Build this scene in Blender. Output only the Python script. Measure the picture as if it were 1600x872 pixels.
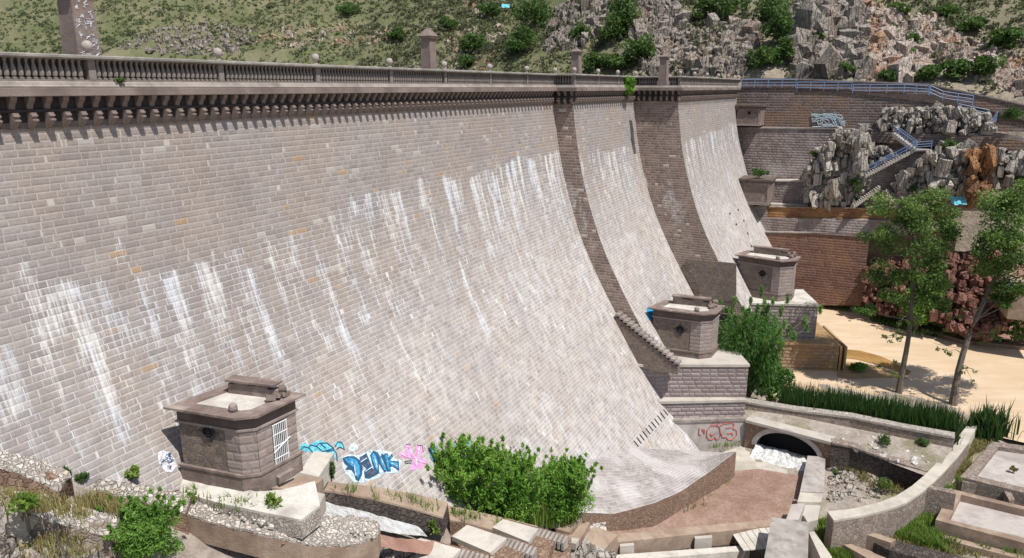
import bpy, bmesh, math, random
import numpy as np
from mathutils import Vector, Matrix
R = math.radians
SC = bpy.context.scene
for _o in list(bpy.data.objects): bpy.data.objects.remove(_o)
rnd = random.Random(7)
NR = np.random.RandomState(11)

# ------------------------------------------------------------------ camera, sky, sun, exposure
FPX = 1600*26/36.0
PITCH = math.atan(299/FPX)
cd = bpy.data.cameras.new('camera'); cam = bpy.data.objects.new('camera', cd)
SC.collection.objects.link(cam); SC.camera = cam
cd.sensor_width = 36; cd.lens = 26; cd.clip_start = 0.5; cd.clip_end = 3000
cam.location = (0, 0, 0); cam.rotation_euler = (math.pi/2-PITCH, 0, 0)

# the dam's own frame: s runs along the crest, o stands out from it downstream
CP, SP = math.cos(PITCH), math.sin(PITCH)
T2 = np.array([.527, 1.033]); T2 /= np.hypot(*T2); N2 = np.array([T2[1], -T2[0]])
def ray(u, v):
    a = (u-800)/FPX; b = (436-v)/FPX
    return np.array([a, CP+b*SP, -SP+b*CP])
O2 = (ray(6.25, 137)*30)[:2]

SUN_EL = R(62); SUN_PHI = R(20)
sx, sy = math.cos(SUN_PHI)*N2-math.sin(SUN_PHI)*T2
SUN = Vector((sx*math.cos(SUN_EL), sy*math.cos(SUN_EL), math.sin(SUN_EL)))
w = bpy.data.worlds.new('World'); SC.world = w; w.use_nodes = True
_nt = w.node_tree; _bg = _nt.nodes['Background']
_sky = _nt.nodes.new('ShaderNodeTexSky'); _sky.sky_type = 'NISHITA'; _sky.sun_disc = False
_sky.sun_elevation = SUN_EL; _sky.sun_rotation = math.atan2(sx, sy)
_nt.links.new(_sky.outputs[0], _bg.inputs[0]); _bg.inputs[1].default_value = 0.09
sd = bpy.data.lights.new('sun', 'SUN'); sd.energy = 4.6; sd.angle = R(.5); sd.color = (1, .955, .89)
sun = bpy.data.objects.new('sun', sd); SC.collection.objects.link(sun)
sun.rotation_euler = SUN.to_track_quat('Z', 'Y').to_euler(); sun.location = (30, 20, 80)
SC.view_settings.view_transform = 'Standard'; SC.view_settings.look = 'None'
SC.view_settings.exposure = 0.28; SC.view_settings.gamma = 1
try: SC.view_settings.use_curve_mapping = False
except Exception: pass

# ------------------------------------------------------------------ placing helpers
def proj(p):
    x, y, z = p; zc = y*CP-z*SP; yc = y*SP+z*CP
    return 800+FPX*x/zc, 436-FPX*yc/zc
def G(u, v, z):                       # a point of level z
    d = ray(u, v); return d*(z/d[2])
def Yp(u, v, y):                      # a point at northing y
    d = ray(u, v); return d*(y/d[1])
def W(u, v, S):                       # a point of the wall plane s = S (square to the dam)
    d = ray(u, v); return d*((S+O2@T2)/(d[:2]@T2))
def WO(u, v, o):                      # a point of the plane o
    d = ray(u, v); return d*((o+O2@N2)/(d[:2]@N2))
def so(p):
    q = np.array(p[:2])-O2; return q@T2, q@N2
def D(s, o, z):
    q = O2+T2*s+N2*o; return np.array([q[0], q[1], z])
def s_at(u, o): return so(WO(u, 137, o))[0]
def zv(p, v):                         # the level seen at row v above/below plan point p
    u = 800
    for _ in range(3):
        q = Yp(u, v, p[1]); u, _v = proj((p[0], p[1], q[2]))
    return q[2]
PZ = np.array([3, 0, -1.5, -3.5, -5.3, -7.8, -10.1, -12.7, -14.8, -17, -20, -23.6, -28.3, -32.6, -35, -37.3, -42])
PO = np.array([0, 0, .03, .27, .55, .98, 1.55, 2.4, 3.1, 4.05, 5.6, 7.7, 10.6, 13.3, 15.3, 17.4, 21.5])
_zz = np.linspace(3, -42, 226); _oo = np.interp(-_zz, -PZ, PO)
_k = np.ones(21)/21; _os = np.convolve(np.pad(_oo, 10, mode='edge'), _k, 'valid'); _os[:16] = 0
_os[-12:] = _oo[-12:]
def prof(z): return np.interp(-np.asarray(z, float), -_zz, _os)
L1, L2 = 2.16, 7.83; S1, S2, S3 = 54.93, 75.2, 112.2
def dam(u, v, off=0.):
    d = ray(u, v); lo, hi = 1., 300.
    for _ in range(50):
        m = (lo+hi)/2; p = d*m
        if so(p)[1]-off > prof(p[2]): lo = m
        else: hi = m
    return d*lo

# ------------------------------------------------------------------ noise in numpy
def _hash(i, j, k):
    n = (i.astype(np.int64)*374761393+j.astype(np.int64)*668265263+k*1274126177) & 0x7fffffff
    n = ((n ^ (n >> 13))*1274126177) & 0x7fffffff
    return ((n ^ (n >> 16)) & 0xffff)/65535.0
def vnoise(x, y, k=0):
    x = np.asarray(x, float); y = np.asarray(y, float)
    i = np.floor(x); j = np.floor(y); fx = x-i; fy = y-j
    fx = fx*fx*(3-2*fx); fy = fy*fy*(3-2*fy)
    a = _hash(i, j, k); b = _hash(i+1, j, k); c = _hash(i, j+1, k); d = _hash(i+1, j+1, k)
    return (a*(1-fx)+b*fx)*(1-fy)+(c*(1-fx)+d*fx)*fy
def fbm(x, y, k=0, n=4):
    r = 0; a = .5
    for q in range(n):
        r = r+a*vnoise(x*2**q, y*2**q, k+q); a *= .5
    return r
def ss(e0, e1, x):
    t = np.clip((x-e0)/(e1-e0), 0, 1); return t*t*(3-2*t)

# ------------------------------------------------------------------ materials
class NT:
    def __init__(self, name):
        self.m = bpy.data.materials.new(name); self.m.use_nodes = True
        self.t = self.m.node_tree; self.b = self.t.nodes['Principled BSDF']
        self.b.inputs['Roughness'].default_value = .9
        self.b.inputs['Specular IOR Level'].default_value = .25
    def n(self, typ, **kw):
        x = self.t.nodes.new('ShaderNode'+typ)
        for k, v in kw.items(): setattr(x, k, v)
        return x
    def put(self, sock, v):
        if hasattr(v, 'is_output'): self.t.links.new(v, sock)
        elif v is not None:
            if isinstance(v, tuple) and len(v) == 3 and sock.type == 'RGBA': v = (*v, 1)
            sock.default_value = v
    def math(self, op, a, b=None, c=None):
        x = self.n('Math', operation=op)
        self.put(x.inputs[0], a)
        if b is not None: self.put(x.inputs[1], b)
        if c is not None: self.put(x.inputs[2], c)
        return x.outputs[0]
    def mix(self, f, a, b, mode='MIX'):
        x = self.n('Mix', data_type='RGBA', blend_type=mode)
        self.put(x.inputs[0], f); self.put(x.inputs[6], a); self.put(x.inputs[7], b)
        return x.outputs[2]
    def noise(self, vec, sc, det=3, rough=.55, dim='3D'):
        x = self.n('TexNoise', noise_dimensions=dim)
        if vec is not None: self.put(x.inputs['Vector'], vec)
        x.inputs['Scale'].default_value = sc; x.inputs['Detail'].default_value = det
        x.inputs['Roughness'].default_value = rough
        return x.outputs['Fac']
    def rng(self, x, a, b, c=0., d=1.):
        k = self.n('MapRange'); k.clamp = True
        self.put(k.inputs[0], x)
        for i, v in enumerate((a, b, c, d)): k.inputs[i+1].default_value = v
        return k.outputs[0]
    def ramp(self, x, stops):
        k = self.n('ValToRGB'); e = k.color_ramp.elements
        while len(e) < len(stops): e.new(.5)
        for i, (p, c) in enumerate(stops): e[i].position = p; e[i].color = (*c, 1)
        self.put(k.inputs[0], x); return k.outputs[0]
    def coord(self, which='Object'): return self.n('TexCoord').outputs[which]
    def uv(self): return self.n('UVMap').outputs[0]
    def attr(self, nm, out='Fac'):
        return self.n('Attribute', attribute_name=nm).outputs[out]
    def comb(self, x, y, z=0.):
        k = self.n('CombineXYZ')
        for i, v in enumerate((x, y, z)): self.put(k.inputs[i], v)
        return k.outputs[0]
    def sep(self, v):
        k = self.n('SeparateXYZ'); self.put(k.inputs[0], v); return k.outputs
    def white(self, v):
        k = self.n('TexWhiteNoise', noise_dimensions='3D'); self.put(k.inputs[0], v); return k.outputs
    def bump(self, h, dist, st=1.):
        k = self.n('Bump'); k.inputs['Distance'].default_value = dist; k.inputs['Strength'].default_value = st
        self.put(k.inputs['Height'], h); self.t.links.new(k.outputs[0], self.b.inputs['Normal'])
    def col(self, c): self.put(self.b.inputs['Base Color'], c); return self.m
    # courses of stones of uneven length: returns (random per stone, second random, joint mask, edge height)
    def ashlar(self, w_, h_, jt, wob=.6, rough=.02):
        uv = self.uv()
        if rough:
            nz = self.n('TexNoise'); self.put(nz.inputs['Vector'], uv); nz.inputs['Scale'].default_value = 3.; nz.inputs['Detail'].default_value = 2
            v2 = self.n('VectorMath', operation='MULTIPLY_ADD'); self.put(v2.inputs[0], nz.outputs['Color'])
            v2.inputs[1].default_value = (rough, rough, 0); self.put(v2.inputs[2], uv); uv = v2.outputs[0]
        x, y, _ = self.sep(uv)
        r = self.math('DIVIDE', y, h_); row = self.math('FLOOR', r)
        wr = self.white(self.comb(row, 3.3, 1.7))[0]
        nn = self.noise(self.comb(self.math('MULTIPLY', x, .9/w_), self.math('MULTIPLY', row, 7.31)), 1., 0)
        xs = self.math('MULTIPLY_ADD', nn, wob*2, self.math('DIVIDE', x, w_))
        xs = self.math('ADD', xs, self.math('MULTIPLY', wr, 9.))
        cell = self.math('FLOOR', xs)
        rn = self.white(self.comb(cell, row, 5.1))
        fx = self.math('FRACT', xs); fy = self.math('FRACT', r)
        dx = self.math('MULTIPLY', self.math('MINIMUM', fx, self.math('SUBTRACT', 1., fx)), w_)
        dy = self.math('MULTIPLY', self.math('MINIMUM', fy, self.math('SUBTRACT', 1., fy)), h_)
        d = self.math('MINIMUM', dx, dy)
        joint = self.rng(d, jt*.45, jt, 1, 0)
        edge = self.rng(d, jt*.5, jt+h_*.18)
        r2 = self.white(self.comb(cell, row, 9.7))[0]
        return rn[0], r2, joint, edge, fy
M = {}
def masonry(name, cols, mortar, w_=.75, h_=.3, jt=.018, bump=.03, wob=.6, stain=None, stain_amt=.5, rough=.03, mort_amt=.8):
    k = NT(name)
    r1, r2, j, e, fy = k.ashlar(w_, h_, jt, wob, rough)
    c = k.ramp(r1, [(i/(len(cols)-1), q) for i, q in enumerate(cols)])
    oc = k.coord(); n1 = k.noise(oc, 2.3, 5, .65); n2 = k.noise(oc, .25, 3)
    c = k.mix(k.rng(n1, .3, .75, .0, .45), c, tuple(x*.62 for x in cols[0]))
    c = k.mix(k.math('MULTIPLY', j, mort_amt), c, mortar)
    if stain: c = k.mix(k.rng(n2, .47, .62, 0, stain_amt), c, stain)
    h = k.math('ADD', k.math('MULTIPLY', e, .7), k.math('MULTIPLY', k.noise(oc, 9., 4, .7), .8))
    k.bump(h, bump); M[name] = k.col(c); return M[name]
def rubble(name, cols, mortar, sc=2.2, bump=.05, jt=.06, stain=None):
    k = NT(name); oc = k.coord()
    nz = k.n('TexNoise'); k.put(nz.inputs['Vector'], oc); nz.inputs['Scale'].default_value = 3.1; nz.inputs['Detail'].default_value = 5
    vm = k.n('VectorMath', operation='MULTIPLY_ADD'); k.put(vm.inputs[0], nz.outputs['Color']); vm.inputs[1].default_value = (.5,)*3; k.put(vm.inputs[2], oc)
    def vor(feat):
        v = k.n('TexVoronoi', feature=feat); k.put(v.inputs['Vector'], vm.outputs[0]); v.inputs['Scale'].default_value = sc; return v
    v1 = vor('F1'); v2 = vor('DISTANCE_TO_EDGE')
    rx = k.sep(v1.outputs['Color'])[0]
    c = k.ramp(rx, [(i/(len(cols)-1), q) for i, q in enumerate(cols)])
    n1 = k.noise(oc, 6., 5, .7)
    c = k.mix(k.rng(n1, .35, .75, 0, .5), c, tuple(x*.55 for x in cols[0]))
    j = k.rng(v2.outputs['Distance'], jt*.4, jt, 1, 0)
    c = k.mix(k.math('MULTIPLY', j, .5), c, mortar); c = k.mix(k.rng(k.noise(oc, .8, 6, .7), .4, .65, 0, .45), c, tuple(x*.68 for x in cols[1]))
    if stain: c = k.mix(k.rng(k.noise(oc, .3, 3), .48, .62, 0, .55), c, stain)
    h = k.math('ADD', k.rng(v2.outputs['Distance'], 0, jt*2.5), k.math('MULTIPLY', n1, .6))
    k.bump(h, bump); M[name] = k.col(c); return M[name]
def plain(name, c1, c2, sc=1.2, bump=.02, rough=.9, c3=None, bsc=14., det=6):
    k = NT(name); oc = k.coord()
    n1 = k.noise(oc, sc, det, .65); n2 = k.noise(oc, bsc, 4, .7)
    c = k.mix(k.rng(n1, .33, .67), c1, c2)
    if c3: c = k.mix(k.rng(k.noise(oc, sc*.37, 4), .5, .64, 0, .8), c, c3)
    c = k.mix(k.rng(n2, .35, .8, 0, .5), c, tuple(x*.55 for x in c1)); c = k.mix(k.rng(k.noise(oc, .55, 6, .72), .47, .62, 0, .55), c, tuple(x*.6 for x in c1))
    k.b.inputs['Roughness'].default_value = rough
    k.bump(k.math('ADD', n2, k.math('MULTIPLY', n1, 2.)), bump); M[name] = k.col(c); return M[name]
def solid(name, c, rough=.6, metal=0., var=.25):
    k = NT(name); k.b.inputs['Roughness'].default_value = rough; k.b.inputs['Metallic'].default_value = metal
    n = k.noise(k.coord(), 5., 4)
    M[name] = k.col(k.mix(k.rng(n, .35, .7, 0, var), c, tuple(x*.45 for x in c))); return M[name]
def rockmat(name, cols, sc=1., bump=.12, dark=.5, stain=None):
    k = NT(name); oc = k.coord(); a = k.attr('rv')
    c = k.ramp(a, [(i/(len(cols)-1), q) for i, q in enumerate(cols)])
    n1 = k.noise(oc, .9*sc, 6, .7); n2 = k.noise(oc, 4.*sc, 5, .7)
    mp = k.n('Mapping'); k.put(mp.inputs[0], oc); mp.inputs['Scale'].default_value = (2.4*sc, 2.4*sc, .35*sc)
    n3 = k.noise(mp.outputs[0], 1., 4, .6)
    c = k.mix(k.rng(n1, .4, .7, 0, dark), c, tuple(x*.5 for x in cols[0]))
    c = k.mix(k.rng(n3, .52, .68, 0, .2), c, tuple(min(1, x*1.25) for x in cols[-1]))
    c = k.mix(k.rng(n2, .5, .75, 0, .5), c, tuple(x*.45 for x in cols[0]))
    if stain: c = k.mix(k.rng(k.noise(oc, .22*sc, 3), .5, .6, 0, .7), c, stain)
    vo = k.n('TexVoronoi', feature='DISTANCE_TO_EDGE'); k.put(vo.inputs['Vector'], mp.outputs[0]); vo.inputs['Scale'].default_value = .9
    cr = k.rng(vo.outputs['Distance'], 0, .07)
    c = k.mix(k.math('MULTIPLY', k.math('SUBTRACT', 1., cr), .12), c, tuple(x*.3 for x in cols[0]))
    k.bump(k.math('ADD', k.math('ADD', n2, k.math('MULTIPLY', n1, 2.)), k.math('MULTIPLY', cr, .8)), bump*1.6); M[name] = k.col(c); return M[name]
def leafmat(name, cols, trans=.45, rough=.55):
    k = NT(name); a = k.attr('lv')
    c = k.ramp(a, [(i/(len(cols)-1), q) for i, q in enumerate(cols)])
    k.put(k.b.inputs['Base Color'], c); k.b.inputs['Roughness'].default_value = rough
    tr = k.n('BsdfTranslucent'); k.put(tr.inputs[0], k.mix(.5, c, (.10, .16, .02)))
    mx = k.n('MixShader'); mx.inputs[0].default_value = trans
    k.t.links.new(k.b.outputs[0], mx.inputs[1]); k.t.links.new(tr.outputs[0], mx.inputs[2])
    k.t.links.new(mx.outputs[0], k.t.nodes['Material Output'].inputs[0]); M[name] = k.m; return k.m

# ------------------------------------------------------------------ object helpers
def tag(o, label=None, cat=None, group=None, kind=None):
    if label: o['label'] = label
    if cat: o['category'] = cat
    if group: o['group'] = group
    if kind: o['kind'] = kind
    return o
def link(o, parent=None):
    SC.collection.objects.link(o)
    if parent is not None: o.parent = parent
    return o
def empty(name, loc, label=None, cat=None, group=None):
    o = bpy.data.objects.new(name, None); o.location = [float(x) for x in loc]; o.empty_display_size = .3
    link(o); return tag(o, label, cat, group)
def wloc(o):
    v = Vector((0, 0, 0))
    while o is not None: v += o.location; o = o.parent
    return v
class MB:                              # gathers faces given in world metres
    def __init__(self): self.v = []; self.f = []; self.rv = []
    def poly(self, pts, r=0.5):
        n = len(self.v); self.v += [tuple(float(c) for c in p) for p in pts]; self.f.append(list(range(n, n+len(pts)))); self.rv.append(r)
    def raw(self, vs, fs, r=.5):
        n = len(self.v); self.v += [tuple(float(c) for c in p) for p in vs]
        for f in fs: self.f.append([i+n for i in f]); self.rv.append(r)
    def prism(self, bot, top, r=.5, cap=True):      # two rings of the same length, bot then top
        n = len(bot); vs = list(bot)+list(top)
        fs = [[i, (i+1) % n, n+(i+1) % n, n+i] for i in range(n)]
        if cap: fs += [list(range(n))[::-1], list(range(n, 2*n))]
        self.raw(vs, fs, r)
    def slab(self, poly, z0, z1, r=.5):             # plan polygon raised from z0 to z1 (each a number or a list)
        n = len(poly); a = z0 if hasattr(z0, '__len__') else [z0]*n; b = z1 if hasattr(z1, '__len__') else [z1]*n
        self.prism([(p[0], p[1], a[i]) for i, p in enumerate(poly)], [(p[0], p[1], b[i]) for i, p in enumerate(poly)], r)
    def boxm(self, c, ex, ey, ez, r=.5):            # box from centre and three half-axis vectors
        c, ex, ey, ez = (np.array(q, float) for q in (c, ex, ey, ez))
        b = [c-ex-ey-ez, c+ex-ey-ez, c+ex+ey-ez, c-ex+ey-ez]; t = [p+2*ez for p in b]
        self.prism(b, t, r)
    def box(self, x0, x1, y0, y1, z0, z1, r=.5): self.slab([(x0, y0), (x1, y0), (x1, y1), (x0, y1)], z0, z1, r)
    def dbox(self, s0, s1, o0, o1, z0, z1, r=.5):   # box in the dam's frame
        self.slab([D(s0, o0, 0), D(s0, o1, 0), D(s1, o1, 0), D(s1, o0, 0)], z0, z1, r)
    def tube(self, pts, rad, n=6, r=.5, closed=False):
        pts = [np.array(p, float) for p in pts]; rads = rad if hasattr(rad, '__len__') else [rad]*len(pts)
        base = len(self.v); m = len(pts)
        for i, p in enumerate(pts):
            d = pts[min(i+1, m-1)]-pts[max(i-1, 0)]; d = d/(np.linalg.norm(d)+1e-9)
            a = np.cross(d, (0, 0, 1.)) if abs(d[2]) < .95 else np.cross(d, (1., 0, 0)); a /= np.linalg.norm(a); b = np.cross(d, a)
            for k in range(n):
                t = 2*math.pi*k/n; self.v.append(tuple(p+rads[i]*(math.cos(t)*a+math.sin(t)*b)))
        for i in range(m-1):
            for k in range(n):
                self.f.append([base+i*n+k, base+i*n+(k+1) % n, base+(i+1)*n+(k+1) % n, base+(i+1)*n+k]); self.rv.append(r)
        self.f.append([base+k for k in range(n)][::-1]); self.f.append([base+(m-1)*n+k for k in range(n)]); self.rv += [r, r]
    def lathe(self, c, prof_, n=12, r=.5):          # prof_ = [(radius, z)]
        b = len(self.v)
        for q, z in prof_:
            for k in range(n):
                t = 2*math.pi*k/n; self.v.append((c[0]+q*math.cos(t), c[1]+q*math.sin(t), c[2]+z))
        for i in range(len(prof_)-1):
            for k in range(n):
                self.f.append([b+i*n+k, b+i*n+(k+1) % n, b+(i+1)*n+(k+1) % n, b+(i+1)*n+k]); self.rv.append(r)
        self.f.append([b+k for k in range(n)][::-1]); e = b+(len(prof_)-1)*n; self.f.append([e+k for k in range(n)]); self.rv += [r, r]
    def build(self, name, mat, parent=None, org=None, smooth=False, bevel=0., fixn=True):
        v = np.array(self.v, float)
        if org is None:
            org = np.array(wloc(parent)) if parent is not None else np.array([v[:, 0].mean(), v[:, 1].mean(), v[:, 2].min()])
        org = np.array([float(x) for x in org])
        me = bpy.data.meshes.new(name); me.from_pydata((v-org).tolist(), [], self.f)
        if isinstance(mat, (list, tuple)):
            for q in mat: me.materials.append(q)
        else: me.materials.append(mat)
        if fixn:
            bm = bmesh.new(); bm.from_mesh(me); bmesh.ops.recalc_face_normals(bm, faces=bm.faces)
            if bevel: bmesh.ops.bevel(bm, geom=[e for e in bm.edges], offset=bevel, segments=1, affect='EDGES')
            bm.to_mesh(me); bm.free()
        boxuv(me, org)
        if not bevel and len(self.rv) == len(me.polygons):
            at = me.attributes.new('rv', 'FLOAT', 'FACE'); at.data.foreach_set('value', np.array(self.rv, np.float32))
        if smooth: me.polygons.foreach_set('use_smooth', [True]*len(me.polygons))
        o = bpy.data.objects.new(name, me); link(o, parent)
        pl = np.array(wloc(parent)) if parent is not None else np.zeros(3)
        o.location = [float(x) for x in org-pl]
        return o
def boxuv(me, org):
    nv = len(me.vertices); co = np.empty(nv*3, np.float32); me.vertices.foreach_get('co', co); co = co.reshape(-1, 3)+org
    npol = len(me.polygons); nr = np.empty(npol*3, np.float32); me.polygons.foreach_get('normal', nr); nr = nr.reshape(-1, 3)
    lt = np.empty(npol, np.int32); me.polygons.foreach_get('loop_total', lt)
    nl = len(me.loops); vi = np.empty(nl, np.int32); me.loops.foreach_get('vertex_index', vi)
    fn = np.repeat(nr, lt, axis=0); p = co[vi]
    flat = np.abs(fn[:, 2]) > .75
    h = np.hypot(fn[:, 0], fn[:, 1])+1e-6; tx, ty = -fn[:, 1]/h, fn[:, 0]/h
    u = np.where(flat, p[:, 0]*N2[0]+p[:, 1]*N2[1], p[:, 0]*tx+p[:, 1]*ty); v = np.where(flat, p[:, 0]*T2[0]+p[:, 1]*T2[1], p[:, 2]/np.maximum(h, .3))
    l = me.uv_layers.new(name='UVMap'); l.data.foreach_set('uv', np.stack([u, v], 1).astype(np.float32).ravel())
def strip(pts): return [np.array(p, float) for p in pts]
def offset_line(pts, d):               # plan polyline moved d to its left
    pts = [np.array(p[:2], float) for p in pts]; out = []
    for i, p in enumerate(pts):
        t = pts[min(i+1, len(pts)-1)]-pts[max(i-1, 0)]; t /= np.linalg.norm(t)+1e-9
        out.append(p+d*np.array([-t[1], t[0]]))
    return out
def wall(name, mat, line, thick, z0, z1, label, cat, group=None, parent=None, cope=None, cope_h=.15, cope_out=.08, nx=1):
    """masonry wall along a plan polyline (its visible foot); thick to the left of travel; z0/z1 numbers or lists"""
    n = len(line); a = z0 if hasattr(z0, '__len__') else [z0]*n; b = z1 if hasattr(z1, '__len__') else [z1]*n
    q = offset_line(line, thick); m = MB()
    poly = [p[:2] for p in line]+q[::-1]
    m.slab(poly, list(a)+list(a)[::-1], list(b)+list(b)[::-1])
    c = (np.mean([p[0] for p in line]), np.mean([p[1] for p in line]), min(a))
    if parent is None and cope is None:
        return tag(m.build(name, mat, None, org=c), label, cat, group)
    root = parent or empty(name, c, label, cat, group)
    m.build('wall_body', mat, root)
    if cope is not None:
        k = MB(); e = offset_line(line, -cope_out); f = offset_line(line, thick+cope_out)
        k.slab(e+f[::-1], [x+.003 for x in list(b)+list(b)[::-1]], [x+cope_h for x in list(b)+list(b)[::-1]])
        k.build('coping', cope, root)
    return root
def grid(name, mat, P, parent=None, uvs=None, attrs=None, org=None, smooth=True, flip=False):
    """P[i,j] points -> mesh"""
    P = np.asarray(P, float); a, b = P.shape[:2]; idx = np.arange(a*b).reshape(a, b)
    f = np.stack([idx[:-1, :-1], idx[1:, :-1], idx[1:, 1:], idx[:-1, 1:]], -1).reshape(-1, 4)
    if flip: f = f[:, ::-1]
    V = P.reshape(-1, 3)
    if org is None: org = np.array(wloc(parent)) if parent is not None else np.array([V[:, 0].mean(), V[:, 1].mean(), V[:, 2].min()])
    org = np.array([float(x) for x in org])
    me = bpy.data.meshes.new(name); me.from_pydata((V-org).tolist(), [], f.tolist()); me.materials.append(mat)
    if uvs is not None:
        l = me.uv_layers.new(name='UVMap'); l.data.foreach_set('uv', np.asarray(uvs, np.float32).reshape(-1, 2)[f.ravel()].ravel())
    else: boxuv(me, org)
    for k, x in (attrs or {}).items():
        at = me.attributes.new(k, 'FLOAT', 'POINT'); at.data.foreach_set('value', np.asarray(x, np.float32).ravel())
    if smooth: me.polygons.foreach_set('use_smooth', [True]*len(me.polygons))
    o = bpy.data.objects.new(name, me); link(o, parent)
    pl = np.array(wloc(parent)) if parent is not None else np.zeros(3)
    o.location = [float(x) for x in org-pl]; return o
def fastmesh(name, V, F, mat, attr=None, org=(0, 0, 0), parent=None, smooth=False):
    """V (n,3), F (m,k) constant k, attr per face"""
    V = np.asarray(V, np.float32)-np.array(org, np.float32); F = np.asarray(F, np.int32); m, k = F.shape
    me = bpy.data.meshes.new(name); me.vertices.add(len(V)); me.vertices.foreach_set('co', V.ravel())
    me.loops.add(m*k); me.loops.foreach_set('vertex_index', F.ravel()); me.polygons.add(m)
    me.polygons.foreach_set('loop_start', np.arange(0, m*k, k, dtype=np.int32))
    try: me.polygons.foreach_set('loop_total', np.full(m, k, np.int32))
    except Exception: pass
    if attr is not None:
        for nm, x in attr.items():
            at = me.attributes.new(nm, 'FLOAT', 'FACE'); at.data.foreach_set('value', np.asarray(x, np.float32))
    me.materials.append(mat); me.update(calc_edges=True); me.validate()
    me.polygons.foreach_set('use_smooth', [bool(smooth)]*len(me.polygons))
    o = bpy.data.objects.new(name, me); link(o, parent)
    pl = np.array(wloc(parent)) if parent is not None else np.zeros(3)
    o.location = [float(x) for x in np.array(org, float)-pl]; return o

# ------------------------------------------------------------------ rocks
def _hulls(n, kind):
    out = []; r = np.random.RandomState(5+len(kind))
    for i in range(n):
        if kind == 'block':
            c = np.array([[a, b, d] for a in (-1, 1) for b in (-1, 1) for d in (-1, 1)], float)*r.uniform(.62, 1., (8, 3))
            p = np.vstack([c, r.normal(size=(5, 3))*[.6, .6, .7]])
        else:
            p = r.normal(size=(22, 3)); p /= np.linalg.norm(p, axis=1)[:, None]; p *= r.uniform(.75, 1.05, (22, 1))
        p = np.clip(p, -1.05, 1.05)
        bm = bmesh.new(); vs = [bm.verts.new(q) for q in p]; res = bmesh.ops.convex_hull(bm, input=vs)
        bmesh.ops.delete(bm, geom=[g for g in bm.verts if not g.link_faces], context='VERTS')
        bm.verts.ensure_lookup_table(); bm.verts.index_update()
        V = np.array([v.co[:] for v in bm.verts]); F = np.array([[v.index for v in f.verts] for f in bm.faces if len(f.verts) == 3])
        bm.free(); out.append((V, F))
    return out
HB = _hulls(14, 'block'); HR = _hulls(10, 'round')
def rockmesh(name, items, mat, parent=None, org=None, seed=1, kind='block', tilt=.25):
    """items: (x,y,z, rx,ry,rz, tone)"""
    r = np.random.RandomState(seed); Vs, Fs, A = [], [], []; n = 0; H = HB+HR if kind == 'mix' else (HB if kind == 'block' else HR)
    for it in items:
        x, y, z, a, b, c = it[:6]; tone = it[6] if len(it) > 6 else r.uniform(0, 1)
        V, F = H[r.randint(len(H))]
        e = Matrix.Rotation(r.uniform(0, 6.28), 3, 'Z') @ Matrix.Rotation(r.normal()*tilt, 3, 'X') @ Matrix.Rotation(r.normal()*tilt, 3, 'Y')
        V = (V*[a, b, c])@np.array(e).T+[x, y, z]
        Vs.append(V); Fs.append(F+n); n += len(V); A += [np.clip(tone+r.normal()*.08, 0, 1)]*len(F)
    V = np.vstack(Vs); F = np.vstack(Fs)
    if org is None: org = (V[:, 0].mean(), V[:, 1].mean(), V[:, 2].min())
    return fastmesh(name, V, F, mat, {'rv': A}, org, parent)

# ------------------------------------------------------------------ leaves
def leaf_arrays(cen, rad, n, L, Wd, r, droop=0., up=.25, shell=.5):
    """n leaf quads through an ellipsoid clump"""
    d = r.normal(size=(n, 3)); d /= np.linalg.norm(d, axis=1)[:, None]
    q = r.uniform(shell, 1., (n, 1))**.6
    c = np.array(cen)+d*q*np.array(rad)
    ax = r.normal(size=(n, 3))+d*.8; ax[:, 2] += up-droop*2.5; ax /= np.linalg.norm(ax, axis=1)[:, None]
    sd_ = np.cross(ax, r.normal(size=(n, 3))+[0, 0, .6]); sd_ /= np.linalg.norm(sd_, axis=1)[:, None]+1e-9
    l = L*r.uniform(.6, 1.3, (n, 1)); w_ = Wd*r.uniform(.7, 1.2, (n, 1))
    V = np.stack([c-ax*l*.5, c+sd_*w_*.5, c+ax*l*.5, c-sd_*w_*.5], 1)
    return V
def leaves(name, clumps, mat, parent=None, org=None, seed=1, L=.3, Wd=.12, droop=0., up=.25, shell=.4, dens=1.):
    r = np.random.RandomState(seed); Vs = []; A = []
    for cl in clumps:
        c, rd, n = cl[:3]; tone = cl[3] if len(cl) > 3 else r.uniform(.2, .8)
        n = max(3, int(n*dens)); V = leaf_arrays(c, rd, n, L, Wd, r, droop, up, shell); Vs.append(V)
        A.append(np.clip(tone+r.normal(size=n)*.18, 0, 1))
    V = np.vstack(Vs); m = len(V); F = np.arange(m*4).reshape(m, 4); V = V.reshape(-1, 3)
    if org is None: org = (V[:, 0].mean(), V[:, 1].mean(), V[:, 2].min())
    return fastmesh(name, V, F, mat, {'lv': np.concatenate(A)}, org, parent)
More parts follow.
